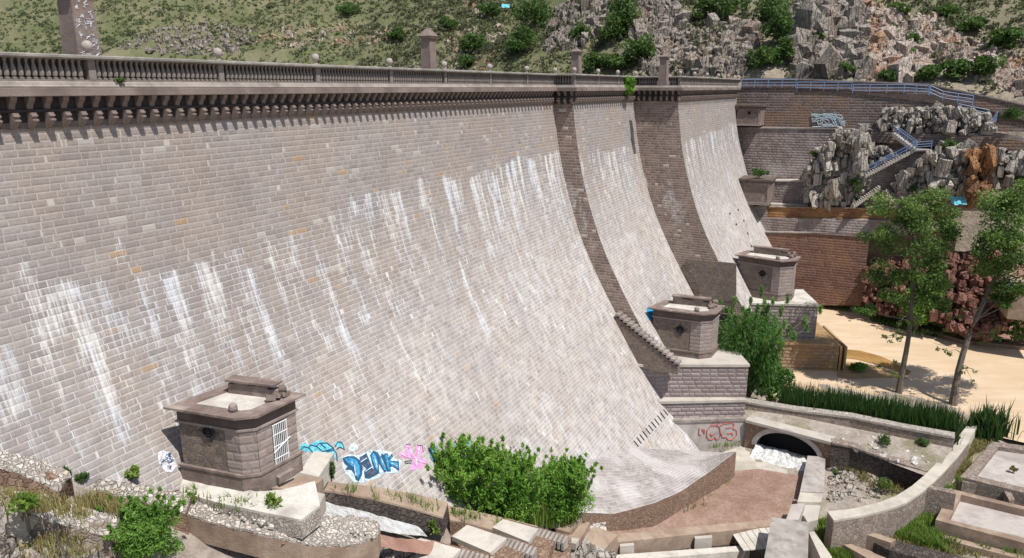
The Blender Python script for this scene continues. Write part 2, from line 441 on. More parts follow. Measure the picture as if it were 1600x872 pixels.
def blades(name, bases, mat, H, Wd, parent=None, org=None, seed=1, lean=.35, per=1):
    """upright grass or reed blades, each a bent strip of two quads"""
    r = np.random.RandomState(seed); B = np.repeat(np.asarray(bases, float), per, axis=0); n = len(B)
    B = B+np.c_[r.normal(size=(n, 2))*.12, np.zeros(n)]
    h = H*r.uniform(.5, 1.15, n); an = r.uniform(0, 6.28, n); ln = np.abs(r.normal(size=n))*lean*h
    dx = np.c_[np.cos(an), np.sin(an), np.zeros(n)]; sw = np.c_[-np.sin(an), np.cos(an), np.zeros(n)]*(Wd*r.uniform(.6, 1.3, n))[:, None]*.5
    p0 = B; p1 = B+dx*(ln*.3)[:, None]+np.c_[np.zeros((n, 2)), h*.6]; p2 = B+dx*ln[:, None]+np.c_[np.zeros((n, 2)), h]
    V = np.stack([p0-sw, p0+sw, p1+sw*.8, p1-sw*.8, p2], 1).reshape(-1, 3)
    i = np.arange(n)*5; F = np.concatenate([np.stack([i, i+1, i+2, i+3], 1), np.stack([i+3, i+2, i+4, i+4], 1)])
    F3 = np.concatenate([np.stack([i, i+1, i+2], 1), np.stack([i, i+2, i+3], 1), np.stack([i+3, i+2, i+4], 1)])
    t = np.clip(r.normal(.5, .22, n), 0, 1)
    if org is None: org = (V[:, 0].mean(), V[:, 1].mean(), V[:, 2].min())
    return fastmesh(name, V, F3, mat, {'lv': np.concatenate([t, t, t])}, org, parent)
# ------------------------------------------------------------------ material set
def dammat():
    k = NT('dam_ashlar'); r1, r2, j, e, fy = k.ashlar(.66, .305, .02, .85, .02)
    uv = k.uv(); oc = k.coord(); x, y, _ = k.sep(uv)
    c = k.ramp(r1, [(0, (.222, .198, .19)), (.2, (.267, .241, .236)), (.4, (.282, .249, .230)), (.6, (.260, .235, .232)), (.8, (.296, .264, .249)), (1, (.328, .295, .279))])
    big = k.noise(k.comb(k.math('MULTIPLY', x, .16), k.math('MULTIPLY', y, .12)), 1., 4)
    c = k.mix(k.rng(big, .42, .62, 0, .5), c, (.29, .225, .175)); c = k.mix(k.rng(k.noise(k.comb(x, y, 8.), .32, 5, .6), .5, .68, 0, .4), c, (.19, .165, .165))
    fine = k.noise(oc, 7., 5, .7)
    c = k.mix(k.rng(fine, .42, .72, 0, .5), c, (.15, .125, .12))
    c = k.mix(k.rng(r2, .99, .991), c, k.mix(k.rng(fine, .35, .65), (.36, .235, .13), (.27, .20, .15)))
    c = k.mix(k.rng(r2, .02, .022, 1, 0), c, (.47, .445, .40))
    c = k.mix(k.rng(r2, .06, .062, .4, 0), c, (.17, .145, .14))
    # pale lime wash that thickens towards the toe, laid on joints first
    wash = k.attr('wash'); wn = k.noise(k.comb(k.math('MULTIPLY', x, 1.3), k.math('MULTIPLY', y, .8)), 1., 5, .65)
    wj = k.math('MULTIPLY', wash, k.rng(wn, .32, .62))
    c = k.mix(k.math('MULTIPLY', wj, .68), c, (.56, .53, .51))
    mj = k.math('MULTIPLY', j, k.math('MULTIPLY_ADD', wash, .5, .5))
    c = k.mix(mj, c, (.56, .52, .48))
    # shade line painted dark along the foot of each course
    c = k.mix(k.math('MULTIPLY', k.rng(fy, .0, .09, .7, 0), k.math('SUBTRACT', 1., wash)), c, (.12, .10, .10))
    st = k.attr('stain'); s1_ = k.noise(k.comb(k.math('MULTIPLY', x, 7.5), k.math('MULTIPLY', y, .26), 0.), 1., 5, .7); s2_ = k.noise(k.comb(k.math('MULTIPLY', x, 3.1), k.math('MULTIPLY', y, .8), 4.), 1., 4, .6)
    nn = k.math('ADD', k.math('MULTIPLY_ADD', s1_, 3.4, -1.75), k.math('MULTIPLY_ADD', s2_, 1.2, -.62)); gate = k.rng(st, 0, .3); nn = k.math('ADD', nn, k.math('MULTIPLY_ADD', r1, .3, -.15))
    f = k.rng(k.math('ADD', k.math('MULTIPLY', st, 1.15), k.math('MULTIPLY', nn, gate)), .28, 1.0)
    f = k.math('MAXIMUM', f, k.math('MULTIPLY', k.math('MULTIPLY', j, gate), .8))
    cs = k.mix(k.rng(k.noise(k.comb(k.math('MULTIPLY', x, .5), k.math('MULTIPLY', y, .2)), 1., 2), .4, .6), (.63, .62, .60), (.57, .60, .65))
    c = k.mix(k.math('MULTIPLY', f, .85), c, cs)
    dk = k.attr('soot'); c = k.mix(k.math('MULTIPLY', dk, .75), c, (.055, .048, .05))
    k.bump(k.math('ADD', k.math('MULTIPLY', e, .6), k.math('MULTIPLY', fine, .7)), .022); M['dam'] = k.col(c)
dammat()
masonry('sidewall', [(.17, .125, .105), (.22, .165, .14), (.13, .1, .09), (.26, .2, .17)], (.34, .29, .25), .6, .3, .02, .035)
plain('cornice_stone', (.21, .165, .147), (.31, .252, .225), 1.1, .02, c3=(.15, .115, .105))
plain('ledge_stone', (.28, .243, .22), (.39, .345, .31), 1.6, .015, c3=(.19, .162, .147))
plain('corbel_stone', (.20, .155, .135), (.30, .24, .21), 2., .02)
plain('eaves_shade_stone', (.045, .037, .037), (.075, .06, .056), 1.4, .02)  # near black: the shade under the fascia is put into this colour
plain('dark_stone', (.11, .082, .072), (.17, .13, .112), 1.4, .02)
plain('recess_shade_stone', (.07, .055, .05), (.11, .09, .08), 2., .01)  # back panel painted black for the shade between the balusters
plain('baluster_stone', (.20, .172, .155), (.29, .252, .228), 3., .01)
plain('coping_stone', (.27, .25, .225), (.38, .355, .325), 2., .02, c3=(.19, .18, .16))
plain('ball_stone', (.36, .31, .28), (.45, .40, .36), 2.5, .02)
plain('pillar_stone', (.19, .145, .125), (.27, .215, .19), 1.3, .03, c3=(.34, .30, .28))
rubble('boothwall', [(.15, .12, .105), (.21, .17, .148), (.26, .215, .187), (.28, .21, .15), (.18, .148, .135)], (.33, .28, .25), 3.6, .035, .04)
masonry('quoin', [(.28, .228, .21), (.34, .28, .257), (.24, .195, .18)], (.25, .20, .18), .8, .42, .03, .03)
plain('boothtrim', (.17, .128, .113), (.25, .195, .172), 1.8, .02, c3=(.40, .33, .29))
plain('white_screed', (.50, .465, .42), (.64, .61, .56), 1.4, .02, c3=(.39, .36, .31))
plain('pale_ledge', (.44, .40, .355), (.55, .51, .455), 1.1, .02, c3=(.33, .29, .25))
masonry('rockface', [(.30, .25, .245), (.38, .325, .32), (.26, .215, .21), (.33, .27, .25)], (.20, .165, .155), .95, .46, .05, .11, .5, rough=.05, mort_amt=.6)
masonry('rockface_orange', [(.33, .225, .15), (.40, .27, .17), (.28, .195, .14), (.36, .28, .21)], (.20, .12, .06), .95, .46, .05, .11, .5, stain=(.46, .26, .06), stain_amt=.45, rough=.05, mort_amt=.6)
masonry('abut_dark', [(.14, .108, .098), (.20, .155, .142), (.115, .09, .082), (.24, .195, .18)], (.30, .25, .23), .8, .42, .05, .1, .6, stain=(.26, .15, .085), stain_amt=.5, rough=.05)
masonry('abut_pale', [(.26, .205, .19), (.33, .27, .25), (.22, .17, .155), (.37, .31, .29)], (.15, .12, .11), .8, .42, .045, .1, .6, stain=(.45, .41, .39), stain_amt=.6, rough=.05, mort_amt=.7)
masonry('abut_orange', [(.30, .14, .06), (.38, .19, .085), (.24, .11, .06), (.35, .21, .12)], (.18, .09, .05), .8, .42, .045, .09, .6, stain=(.44, .24, .10), stain_amt=.6, rough=.05)
masonry('abut_red', [(.17, .092, .072), (.22, .12, .092), (.135, .075, .06), (.25, .155, .12)], (.28, .18, .14), .8, .42, .045, .1, .6, stain=(.33, .175, .09), stain_amt=.45, rough=.05)
rubble('stonewall', [(.25, .20, .17), (.33, .27, .23), (.40, .34, .30), (.29, .21, .16), (.21, .17, .15)], (.46, .40, .35), 3.2, .06, .05)
rubble('stonewall_brown', [(.22, .14, .10), (.30, .20, .145), (.36, .25, .18), (.26, .165, .11)], (.34, .25, .19), 3.4, .06, .05)
rubble('darkwall', [(.07, .058, .052), (.11, .09, .08), (.15, .12, .10)], (.05, .045, .04), 2.6, .1, .06)
masonry('apron_paving', [(.27, .24, .23), (.38, .345, .33), (.32, .29, .28), (.44, .40, .385)], (.50, .465, .445), .6, .34, .04, .07, .8, stain=(.54, .51, .50), stain_amt=.75, rough=.08, mort_amt=.5)
rubble('rubble_top', [(.52, .465, .41), (.62, .57, .51), (.45, .39, .34), (.68, .64, .58), (.53, .43, .35)], (.60, .545, .48), 4.5, .1, .06)
plain('sand', (.52, .40, .27), (.60, .475, .335), .22, .015, c3=(.62, .50, .37), bsc=6.)
plain('wet_sand', (.37, .245, .125), (.46, .32, .17), .8, .01, rough=.35)
plain('orange_water', (.30, .17, .06), (.42, .26, .10), .6, .01, rough=.25)
plain('redrock', (.33, .19, .145), (.43, .265, .205), .7, .05, c3=(.27, .145, .11), bsc=5.)
plain('concrete', (.42, .375, .35), (.50, .455, .425), .7, .01, c3=(.34, .30, .28))
plain('path_concrete', (.47, .43, .37), (.56, .52, .45), .9, .01, c3=(.38, .34, .28))
plain('brown_kerb', (.30, .22, .165), (.42, .325, .25), 1.2, .03, c3=(.24, .165, .125))
plain('weathered_top', (.34, .305, .28), (.52, .48, .45), 2.2, .05, c3=(.24, .21, .19))
plain('pale_slab', (.50, .465, .41), (.60, .56, .50), 1.6, .008)
solid('iron', (.045, .045, .05), .6, .4); solid('black', (.012, .012, .013), .9); solid('white_paint', (.74, .74, .74), .5)
solid('rail_blue', (.22, .32, .50), .5, .1); k = NT('foam'); oc = k.coord(); n_ = k.noise(oc, 2.6, 6, .75); k.bump(n_, .3); M['foam'] = k.col(k.ramp(n_, [(.32, (.40, .38, .34)), (.46, (.62, .62, .61)), (.6, (.78, .79, .80))]))
for nm, c in (('paint_blue', (.06, .33, .60)), ('paint_navy', (.03, .10, .20)), ('paint_cyan', (.17, .62, .74)), ('paint_pale', (.62, .74, .80)), ('paint_dark', (.10, .11, .16)),
              ('paint_pink', (.83, .36, .66)), ('paint_red', (.62, .13, .10)), ('paint_white', (.72, .72, .78)), ('paint_teal', (.12, .36, .44)), ('paint_sky', (.03, .42, .80))):
    solid(nm, c, .7, 0, .45); m_ = M[nm]; t_ = m_.node_tree; tn_ = t_.nodes.new('ShaderNodeBsdfTransparent'); mx_ = t_.nodes.new('ShaderNodeMixShader'); nz_ = t_.nodes.new('ShaderNodeTexNoise'); nz_.inputs['Scale'].default_value = 5.; nz_.inputs['Detail'].default_value = 6; tc_ = t_.nodes.new('ShaderNodeTexCoord'); mr_ = t_.nodes.new('ShaderNodeMapRange')
    t_.links.new(tc_.outputs['Object'], nz_.inputs['Vector']); t_.links.new(nz_.outputs['Fac'], mr_.inputs[0])
    for q_, v_ in enumerate((.46, .68, .06, .7)): mr_.inputs[q_+1].default_value = v_
    t_.links.new(mr_.outputs[0], mx_.inputs[0]); t_.links.new(t_.nodes['Principled BSDF'].outputs[0], mx_.inputs[1]); t_.links.new(tn_.outputs[0], mx_.inputs[2]); t_.links.new(mx_.outputs[0], t_.nodes['Material Output'].inputs[0])
rockmat('cliff', [(.19, .16, .135), (.28, .24, .205), (.40, .355, .31), (.33, .26, .205)], .55, .25, .35)
rockmat('cliff_pink', [(.36, .265, .215), (.49, .39, .33), (.58, .50, .44), (.46, .31, .21)], .7, .2, .3, stain=(.44, .25, .15))
rockmat('cliff_orange', [(.30, .15, .07), (.42, .22, .10), (.34, .20, .13)], .7, .2, .5)
rockmat('rock_grey', [(.27, .235, .20), (.40, .36, .315), (.53, .485, .43), (.36, .295, .23)], .6, .2, .35)
rockmat('rock_red', [(.19, .085, .065), (.27, .13, .10), (.33, .18, .14)], .6, .2, .5)
rockmat('rock_pale', [(.52, .47, .42), (.63, .58, .53), (.70, .66, .61)], 1.4, .06, .35)
leafmat('leaf_bright', [(.055, .14, .02), (.16, .35, .045), (.31, .52, .10)])
leafmat('leaf_fern', [(.07, .17, .025), (.15, .31, .05), (.25, .43, .10)])
leafmat('leaf_willow', [(.04, .115, .028), (.115, .25, .055), (.24, .41, .11)])
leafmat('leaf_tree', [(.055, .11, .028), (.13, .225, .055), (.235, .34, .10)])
leafmat('leaf_hill', [(.045, .09, .025), (.085, .16, .042), (.14, .23, .07)])
leafmat('leaf_scrub', [(.085, .085, .06), (.125, .13, .08), (.18, .175, .11), (.11, .15, .065)])
leafmat('leaf_reed', [(.014, .042, .014), (.034, .085, .026), (.07, .14, .04)])
leafmat('leaf_dry', [(.27, .22, .09), (.40, .33, .15), (.24, .28, .09)])
leafmat('leaf_grass', [(.09, .17, .025), (.18, .29, .05), (.29, .38, .09)])
solid('bark', (.17, .14, .115), .95, 0, .6); solid('bark_pale', (.21, .175, .145), .95, 0, .6)

# ------------------------------------------------------------------ the dam
dam_root = empty('dam', D(25, 9, -37.5), 'long grey pink stone dam with curved white streaked face and balustraded crest', 'dam')
ARC = np.concatenate([[0], np.cumsum(np.hypot(np.diff(_zz), np.diff(prof(_zz))))])
def arc(z): return np.interp(-np.asarray(z), -_zz, ARC)
LEAKS = []
for (u0, v0, u1, v1, wd, am) in [(112, 440, 212, 738, .55, 1.), (268, 455, 316, 606, .42, 1.), (388, 415, 446, 590, .5, .95), (508, 435, 572, 590, .5, 1), (478, 465, 530, 572, .45, .8),
        (714, 402, 778, 552, .5, .95), (38, 402, 92, 640, .6, .7), (75, 455, 96, 540, .7, .9), (655, 275, 672, 340, .8, .9), (768, 290, 792, 385, .5, .8), (828, 260, 862, 350, .5, .7),
        (608, 500, 682, 625, .28, .9), (735, 590, 756, 640, .2, .9), (545, 300, 560, 345, .5, .7), (575, 385, 600, 470, .4, .7), (640, 360, 680, 440, .5, .6), (840, 300, 880, 400, .3, .5),
        (185, 370, 196, 420, .3, .9), (330, 390, 338, 420, .2, .8), (530, 380, 545, 430, .4, .8), (5, 540, 30, 680, .8, .8), (640, 560, 668, 620, .2, .9), (895, 560, 930, 640, .4, .3), (450, 350, 470, 420, .3, .7)]:
    a = dam(u0, v0); b = dam(u1, v1); LEAKS.append((so(a)[0], a[2], so(b)[0], b[2], wd, am))
def weather(s, z, sec):
    if sec == 1:
        top = -6.3-1.0*fbm(s*.11, s*0, 3)+1.3*(fbm(s*.35, s*0, 5)-.5)-1.2*ss(28, 10, s)*ss(-6, 6, s)*1.5
        amt = .5*ss(16, 36, s)+.15*ss(14, -2, s)+.78
    elif sec == 2: top = -6.0-1.5*fbm(s*.3, s*0, 8); amt = .9+0*s
    else: top = -5.2-2.*fbm(s*.2, s*0, 9); amt = 1.0+0*s
    dep = top-z
    band = ss(-.1, .25, dep)*np.exp(-np.clip(dep-1.2, 0, 99)/4.2)
    col = fbm(s*1.5+vnoise(s*0, z*.4, 31)*.3, z*.09, 21, 3); col2 = fbm(s*3.4, z*.12, 25, 2)
    st = band*amt*np.clip((col-.33)*2.3+(col2-.34)*1.1, 0, .95)
    drip = ss(.0, 1.2, dep-1.5)*np.exp(-np.clip(dep-3, 0, 99)/10.)*ss(.47, .60, fbm(s*2.1, z*.06, 33, 3))*.5
    st = np.maximum(st, drip*amt)
    spot = ss(.60, .72, vnoise(s*1.6, z*.9, 41))*ss(.5, .7, vnoise(s*.35, z*.22, 43))*ss(.5, 2., dep)
    st = np.maximum(st, .4*spot)
    if sec == 1:
        for (sa, za, sb, zb, wd, am) in LEAKS:
            t = (za-z)/(za-zb); cs = sa+(sb-sa)*t+.35*(vnoise(z*.8, s*0+sa, 51)-.5)
            wv = wd*(.45+.75*np.clip(t*1.4, 0, 1))
            st = np.maximum(st, am*.72*ss(-.02, .05, t)*ss(1.05, .6, t)*ss(wv*1.1, wv*.35, np.abs(s-cs))*(.75+.4*vnoise(s*6, z*.3, 55)))
        st = np.maximum(st, .8*ss(-26, -31.5, z)*ss(27, 35, s)*ss(46, 40, s)*fbm(s*.7, z*.5, 61))
    wash = np.clip(ss(-9.5, -23, z)*.85+.35*ss(10, 40, s)*ss(-7, -12, z)+.15, 0, 1)*np.clip(.55+.9*(fbm(s*.22, z*.16, 71)-.2), 0, 1)
    soot = ss(-.5, -1.4, -np.abs(z+1.)-0*s)*0
    if sec == 2: soot = ss(.25, .1, np.abs(s-70.3))*ss(-3.4, -1.5, z)*.35
    return np.clip(st, 0, 1), np.clip(wash, 0, 1), soot
def section(name, sec, sa, sb, off, zb, ds, dz, label):
    sv = np.linspace(sa, sb, int((sb-sa)/ds)+1); zvv = np.linspace(0.0, zb, int(-zb/dz)+1)
    S, Z = np.meshgrid(sv, zvv, indexing='ij'); Ov = prof(Z)+off
    P = np.stack([O2[0]+T2[0]*S+N2[0]*Ov, O2[1]+T2[1]*S+N2[1]*Ov, Z], -1)
    st, wa, so_ = weather(S, Z, sec)
    o = grid(name, M['dam'], P, dam_root, np.stack([S, -arc(Z)], -1), {'stain': st, 'wash': wa, 'soot': so_}, smooth=True, flip=True)
    if label: o['label'] = label
    # the masonry mass behind the facing
    zc = np.linspace(-.4, zb, 60); m = MB()
    for a, b in ((sa+.05, sb-.03),):
        ring = lambda s: [D(s, prof(z)+off-.06, z) for z in zc]+[D(s, -6, zb), D(s, -6, -.4)]
        m.prism(ring(a), ring(b))
    m.build('dam_core', M['sidewall'], dam_root)
    return o
sec1 = section('dam_face', 1, -26, S1, 0, -40, .13, .22, 'longest face with wide white lime streaks')
sec2 = section('dam_face', 2, S1, S2, L1, -29.2, .2, .25, 'middle face between the two dark side faces')
sec3 = section('dam_face', 3, S2, S3, L2, -28.2, .25, .3, 'far face beside the terraced walls')
def side(S, oa, ob, zb, label):
    zvv = np.linspace(0, zb, 120); k = np.linspace(0, 1, 14)
    Z, K = np.meshgrid(zvv, k, indexing='ij'); Ov = prof(Z)+oa+(ob-oa)*K
    P = np.stack([O2[0]+T2[0]*(S-.01)+N2[0]*Ov, O2[1]+T2[1]*(S-.01)+N2[1]*Ov, Z], -1)
    st = .5*ss(-8, -12, Z)*ss(-20, -14, Z)*ss(.42, .62, fbm(Ov*1.2, Z*.25, 81))*ss(1, .35, K)
    o = grid('side_face', M['side'], P, dam_root, np.stack([Ov, Z], -1), {'stain': st, 'wash': 0*st, 'soot': 0*st}, flip=False)
    o['label'] = label
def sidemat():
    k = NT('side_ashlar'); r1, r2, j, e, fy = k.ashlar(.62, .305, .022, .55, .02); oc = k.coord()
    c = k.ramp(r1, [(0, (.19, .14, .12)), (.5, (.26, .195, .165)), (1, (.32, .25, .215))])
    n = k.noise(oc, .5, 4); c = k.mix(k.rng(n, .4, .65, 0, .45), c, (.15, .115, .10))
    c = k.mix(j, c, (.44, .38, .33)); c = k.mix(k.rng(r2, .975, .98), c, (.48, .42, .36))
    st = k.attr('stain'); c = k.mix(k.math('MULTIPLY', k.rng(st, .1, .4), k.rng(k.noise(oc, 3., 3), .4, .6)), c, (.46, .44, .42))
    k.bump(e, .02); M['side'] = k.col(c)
sidemat()
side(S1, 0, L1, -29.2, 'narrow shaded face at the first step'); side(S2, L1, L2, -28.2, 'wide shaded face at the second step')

# crest: cornice, ledge, deck, coping swept along the stepped crest line
def path(d, s0=-26.):
    return [(s0, d), (S1-d, d), (S1-d, L1+d), (S2-d, L1+d), (S2-d, L2+d), (S3+.3, L2+d)]
def sweep(m, prof_):                    # prof_ closed polygon of (d, z)
    n = len(prof_); R_ = [[D(*path(d)[i], z) for d, z in prof_] for i in range(6)]
    vs = [p for r in R_ for p in r]; fs = []
    for i in range(5):
        for k in range(n): fs.append([i*n+k, i*n+(k+1) % n, (i+1)*n+(k+1) % n, (i+1)*n+k])
    fs += [list(range(n)), list(range(5*n, 6*n))[::-1]]; m.raw(vs, fs)
def swept(name, mat, *profs, label=None):
    m = MB()
    for q in profs: sweep(m, q)
    o = m.build(name, mat, dam_root)
    if label: o['label'] = label
    return o
swept('fascia', M['cornice_stone'], [(-.2, -.36), (.70, -.36), (.74, -.33), (.74, -.02), (.68, 0), (-.2, 0)])
swept('ledge', M['ledge_stone'], [(-.2, .003), (.56, .003), (.58, .05), (.50, .10), (.46, .22), (.40, .26), (-.2, .26)])
swept('band', M['eaves_shade_stone'], [(-.05, -1.0), (.33, -1.0), (.36, -.97), (.36, -.88), (.30, -.86), (-.05, -.86)])
swept('frieze', M['eaves_shade_stone'], [(-.05, -1.62), (.20, -1.62), (.20, -1.003), (-.05, -1.003)], [(-.05, -.857), (.2, -.857), (.2, -.363), (-.05, -.363)])
swept('plinth_course', M['baluster_stone'], [(.02, .263), (.40, .263), (.40, .34), (.02, .34)])
swept('parapet_back', M['recess_shade_stone'], [(.0, .343), (.07, .343), (.07, 1.187), (.0, 1.187)])
swept('coping', M['coping_stone'], [(.0, 1.19), (.54, 1.19), (.60, 1.25), (.60, 1.34), (.55, 1.38), (.05, 1.38), (-.03, 1.33), (-.03, 1.23)])
md = MB(); md.dbox(-26, S3, -6, -.2, -.39, .30); md.dbox(S1, S3, -.2, L1-.3, -.39, .31); md.dbox(S2, S3, L1-.3, L2-.3, -.39, .305)
md.build('deck', M['concrete'], dam_root)
# corbels
def corbel_pts(m, base, out, along):
    up = [(0, -.363), (.57, -.363), (.55, -.46), (.47, -.58), (.36, -.68), (.31, -.80), (.31, -.857), (0, -.857)]
    lo = [(0, -1.003), (.50, -1.003), (.50, -1.08), (.58, -1.10), (.58, -1.16), (.50, -1.18), (.50, -1.26), (.60, -1.28), (.60, -1.34), (.46, -1.42), (.34, -1.55), (.22, -1.66), (0, -1.68)]
    for q in (up, lo):
        a = [np.array([*(base+out*d-along*.125), z]) for d, z in q]; b = [np.array([*(base+out*d+along*.125), z]) for d, z in q]
        m.prism(a, b)
spots = []
s = -1.45
while s < S1-.8: spots.append((D(s, 0, 0)[:2], N2, T2)); s += .7248
o = .75
while o < L1+.3: spots.append((D(S1, o, 0)[:2], -T2, N2)); o += .7248
s = S1+.3
while s < S2-.8: spots.append((D(s, L1, 0)[:2], N2, T2)); s += .7248
o = L1+.8
while o < L2+.3: spots.append((D(S2, o, 0)[:2], -T2, N2)); o += .7248
s = S2+.3
while s < S3: spots.append((D(s, L2, 0)[:2], N2, T2)); s += .7248
m = MB(); corbel_pts(m, *spots[0]); corb0 = m.build('corbel', M['corbel_stone'], dam_root, org=(*spots[0][0], -1.55))
n1 = 0
for b, out, al in spots[1:]:
    if np.allclose(out, N2) and n1 < 98:
        c = corb0.copy(); c.location = corb0.location+Vector((*(b-spots[0][0]), 0)); link(c); c.parent = dam_root; n1 += 1
rest = MB(); q = 0
for b, out, al in spots[1:]:
    if np.allclose(out, N2) and q < 98: q += 1; continue
    corbel_pts(rest, b, out, al)
tag(rest.build('corbel_row', M['corbel_stone'], dam_root), kind='stuff')
# pedestals, balls, balusters along d = .21
def crest_line():
    L = []
    p = path(.21)
    for (a, b) in zip(p[:-1], p[1:]): L.append((np.array(a), np.array(b)))
    return L
ped = [(-3.6, .21)]+[(q, .21) for q in (3.67, 10.9, 18.4, 26.0, 33.2, 40.6, 48.)]+[(S1-.21, .21), (S1-.21, L1+.21)]
ped += [(q, L1+.21) for q in (61.6, 68.2)]+[(S2-.21, L1+.21), (S2-.21, L2+.21)]+[(q, L2+.21) for q in (82.3, 89.5, 96.8, 104., S3)]
mp_ = MB(); c = D(*ped[0], 0)
def ped_pts(m, so_): m.dbox(so_[0]-.17, so_[0]+.17, so_[1]-.18, so_[1]+.14, .345, 1.187)
ped_pts(mp_, ped[0]); ped0 = mp_.build('pedestal', M['baluster_stone'], dam_root, org=D(*ped[0], .345))
mb_ = MB(); mb_.lathe(D(*ped[0], 1.383), [(.16, 0), (.16, .05), (.09, .10), (.08, .17), (.15, .19), (.21, .27), (.235, .38), (.22, .49), (.16, .58), (.06, .63)], 14)
ball0 = mb_.build('ball_finial', M['ball_stone'], dam_root, org=D(*ped[0], 1.383), smooth=True)
for p in ped[1:]:
    dv = Vector(D(*p, 0)-D(*ped[0], 0))
    for src in (ped0, ball0):
        k = src.copy(); k.location = src.location+dv; link(k); k.parent = dam_root
def bal_pts(m, p):
    x, y = D(p[0], p[1], 0)[:2]
    m.dbox(p[0]-.085, p[0]+.085, p[1]-.085, p[1]+.085, .345, .42); m.dbox(p[0]-.075, p[0]+.075, p[1]-.075, p[1]+.075, 1.12, 1.187)
    m.lathe((x, y, 0), [(.075, .42), (.07, .45), (.11, .50), (.122, .60), (.115, .72), (.095, .84), (.06, .94), (.045, 1.02), (.06, 1.06), (.06, 1.12)], 8)
bl = []
for a, b in crest_line():
    n = int(np.linalg.norm(b-a)/.283)
    for i in range(1, n):
        p = a+(b-a)*i/n
        if p[0] > -2.2 and all(np.hypot(*(p-np.array(q))) > .3 for q in ped): bl.append(p)
m = MB(); bal_pts(m, bl[0]); bal0 = m.build('baluster', M['baluster_stone'], dam_root, org=D(*bl[0], .345), smooth=False)
for p in bl[1:99]:
    k = bal0.copy(); k.location = bal0.location+Vector(D(*p, 0)-D(*bl[0], 0)); link(k); k.parent = dam_root
m = MB()
for p in bl[99:]: bal_pts(m, p)
tag(m.build('baluster_row', M['baluster_stone'], dam_root), kind='stuff')
# far parapet of the crest
m = MB(); m.dbox(-26, S3, -6.3, -5.9, .3, 1.2); m.build('far_parapet', M['coping_stone'], dam_root)

# stone pillars that stand on the crest walk
def pillar(u, odist, h, wd, label, tags=False):
    s = s_at(u, odist); c = D(s, odist, .31); r = empty('stone_pillar', c, label, 'pillar', 'stone pillars along the dam crest')
    m = MB(); a = wd/2; b = wd*.40
    for z0, z1, q0, q1 in ((.31, .75, a*1.18, a*1.18), (.753, h, a, b), (h+.003, h+.16, b*1.35, b*1.35)):
        m.prism([D(s+i*q0, odist+j*q0, z0) for i, j in ((-1, -1), (1, -1), (1, 1), (-1, 1))], [D(s+i*q1, odist+j*q1, z1) for i, j in ((-1, -1), (1, -1), (1, 1), (-1, 1))])
    m.build('shaft', M['pillar_stone'], r)
    k = MB(); q = b*1.5; z = h+.163
    base = [D(s+i*q, odist+j*q, z) for i, j in ((-1, -1), (1, -1), (1, 1), (-1, 1))]; tp = [D(s+i*.1, odist+j*.1, z+(.6 if u < 800 else .3)) for i, j in ((-1, -1), (1, -1), (1, 1), (-1, 1))]
    k.prism(base, tp); k.build('cap', M['pillar_stone'], r)
    m2 = MB()                            # recessed panel lines on the faces
    for e in (-.45, .45):
        m2.prism([D(s-a*.99-.02, odist+e*wd-.03*np.sign(e)-.03, .8), D(s-a*.99-.02, odist+e*wd-.03*np.sign(e)+.03, .8), D(s-a*.9, odist+e*wd-.03*np.sign(e)+.03, .8), D(s-a*.9, odist+e*wd-.03*np.sign(e)-.03, .8)],
                 [D(s-b*.99-.02, odist+e*wd*.8-.03, h-.05), D(s-b*.99-.02, odist+e*wd*.8+.03, h-.05), D(s-b*.9, odist+e*wd*.8+.03, h-.05), D(s-b*.9, odist+e*wd*.8-.03, h-.05)])
    m2.build('moulding', M['pillar_stone'], r)
    if tags:                             # white scribbles painted on the downstream face
        m3 = MB(); rr = random.Random(4)
        for i in range(46):
            z = rr.uniform(.8, h*.93); t = rr.uniform(-.38, .38)*wd; f = (z-.753)/(h-.753); oo = odist+a+(b-a)*f+.012
            pts = [D(s+t, oo, z)]
            for j in range(5): pts.append(D(s+t+rr.uniform(-.12, .12), oo, z+rr.uniform(-.12, .12)))
            m3.tube(pts, .016, 4)
        m3.build('scribbles', M['paint_white'], r)
    return r
pillar(136, -.95, 4.1, 1.2, 'tall stone pillar nearest the camera, white scribbles, its top out of frame', True)
pillar(671, -.95, 3.72, 1.0, 'brown stone pillar with pointed cap behind the long balustrade')
pillar(900, L1-.95, 3.55, 1.0, 'stone pillar behind the first step of the balustrade')
pillar(1036, L2-.95, 3.4, 1.0, 'farthest stone pillar, against the pale cliff beside the wide dark side face')

# iron rungs let into the toe
m0 = None
for i in range(11):
    f = i/10; p = dam(990+46*f, 689-49*f); q = dam(990+46*f+7, 689-49*f+9)
    m = MB(); up = np.array([N2[0]*.04, N2[1]*.04, .03]); m.tube([p+up, q+up], .06, 5); tag(m.build('rung', M['iron'], dam_root))
# weep holes
m = MB()
for (u, v) in ((1140, 334), (1153, 328), (1162, 345), (1150, 351), (1168, 365), (1174, 385)):
    p = dam(u, v, L2); m.boxm(p, np.array([*(T2*.17), 0]), np.array([*(N2*.1), 0]), np.array([0, 0, .14]))
m.build('weep_holes', M['black'], dam_root)
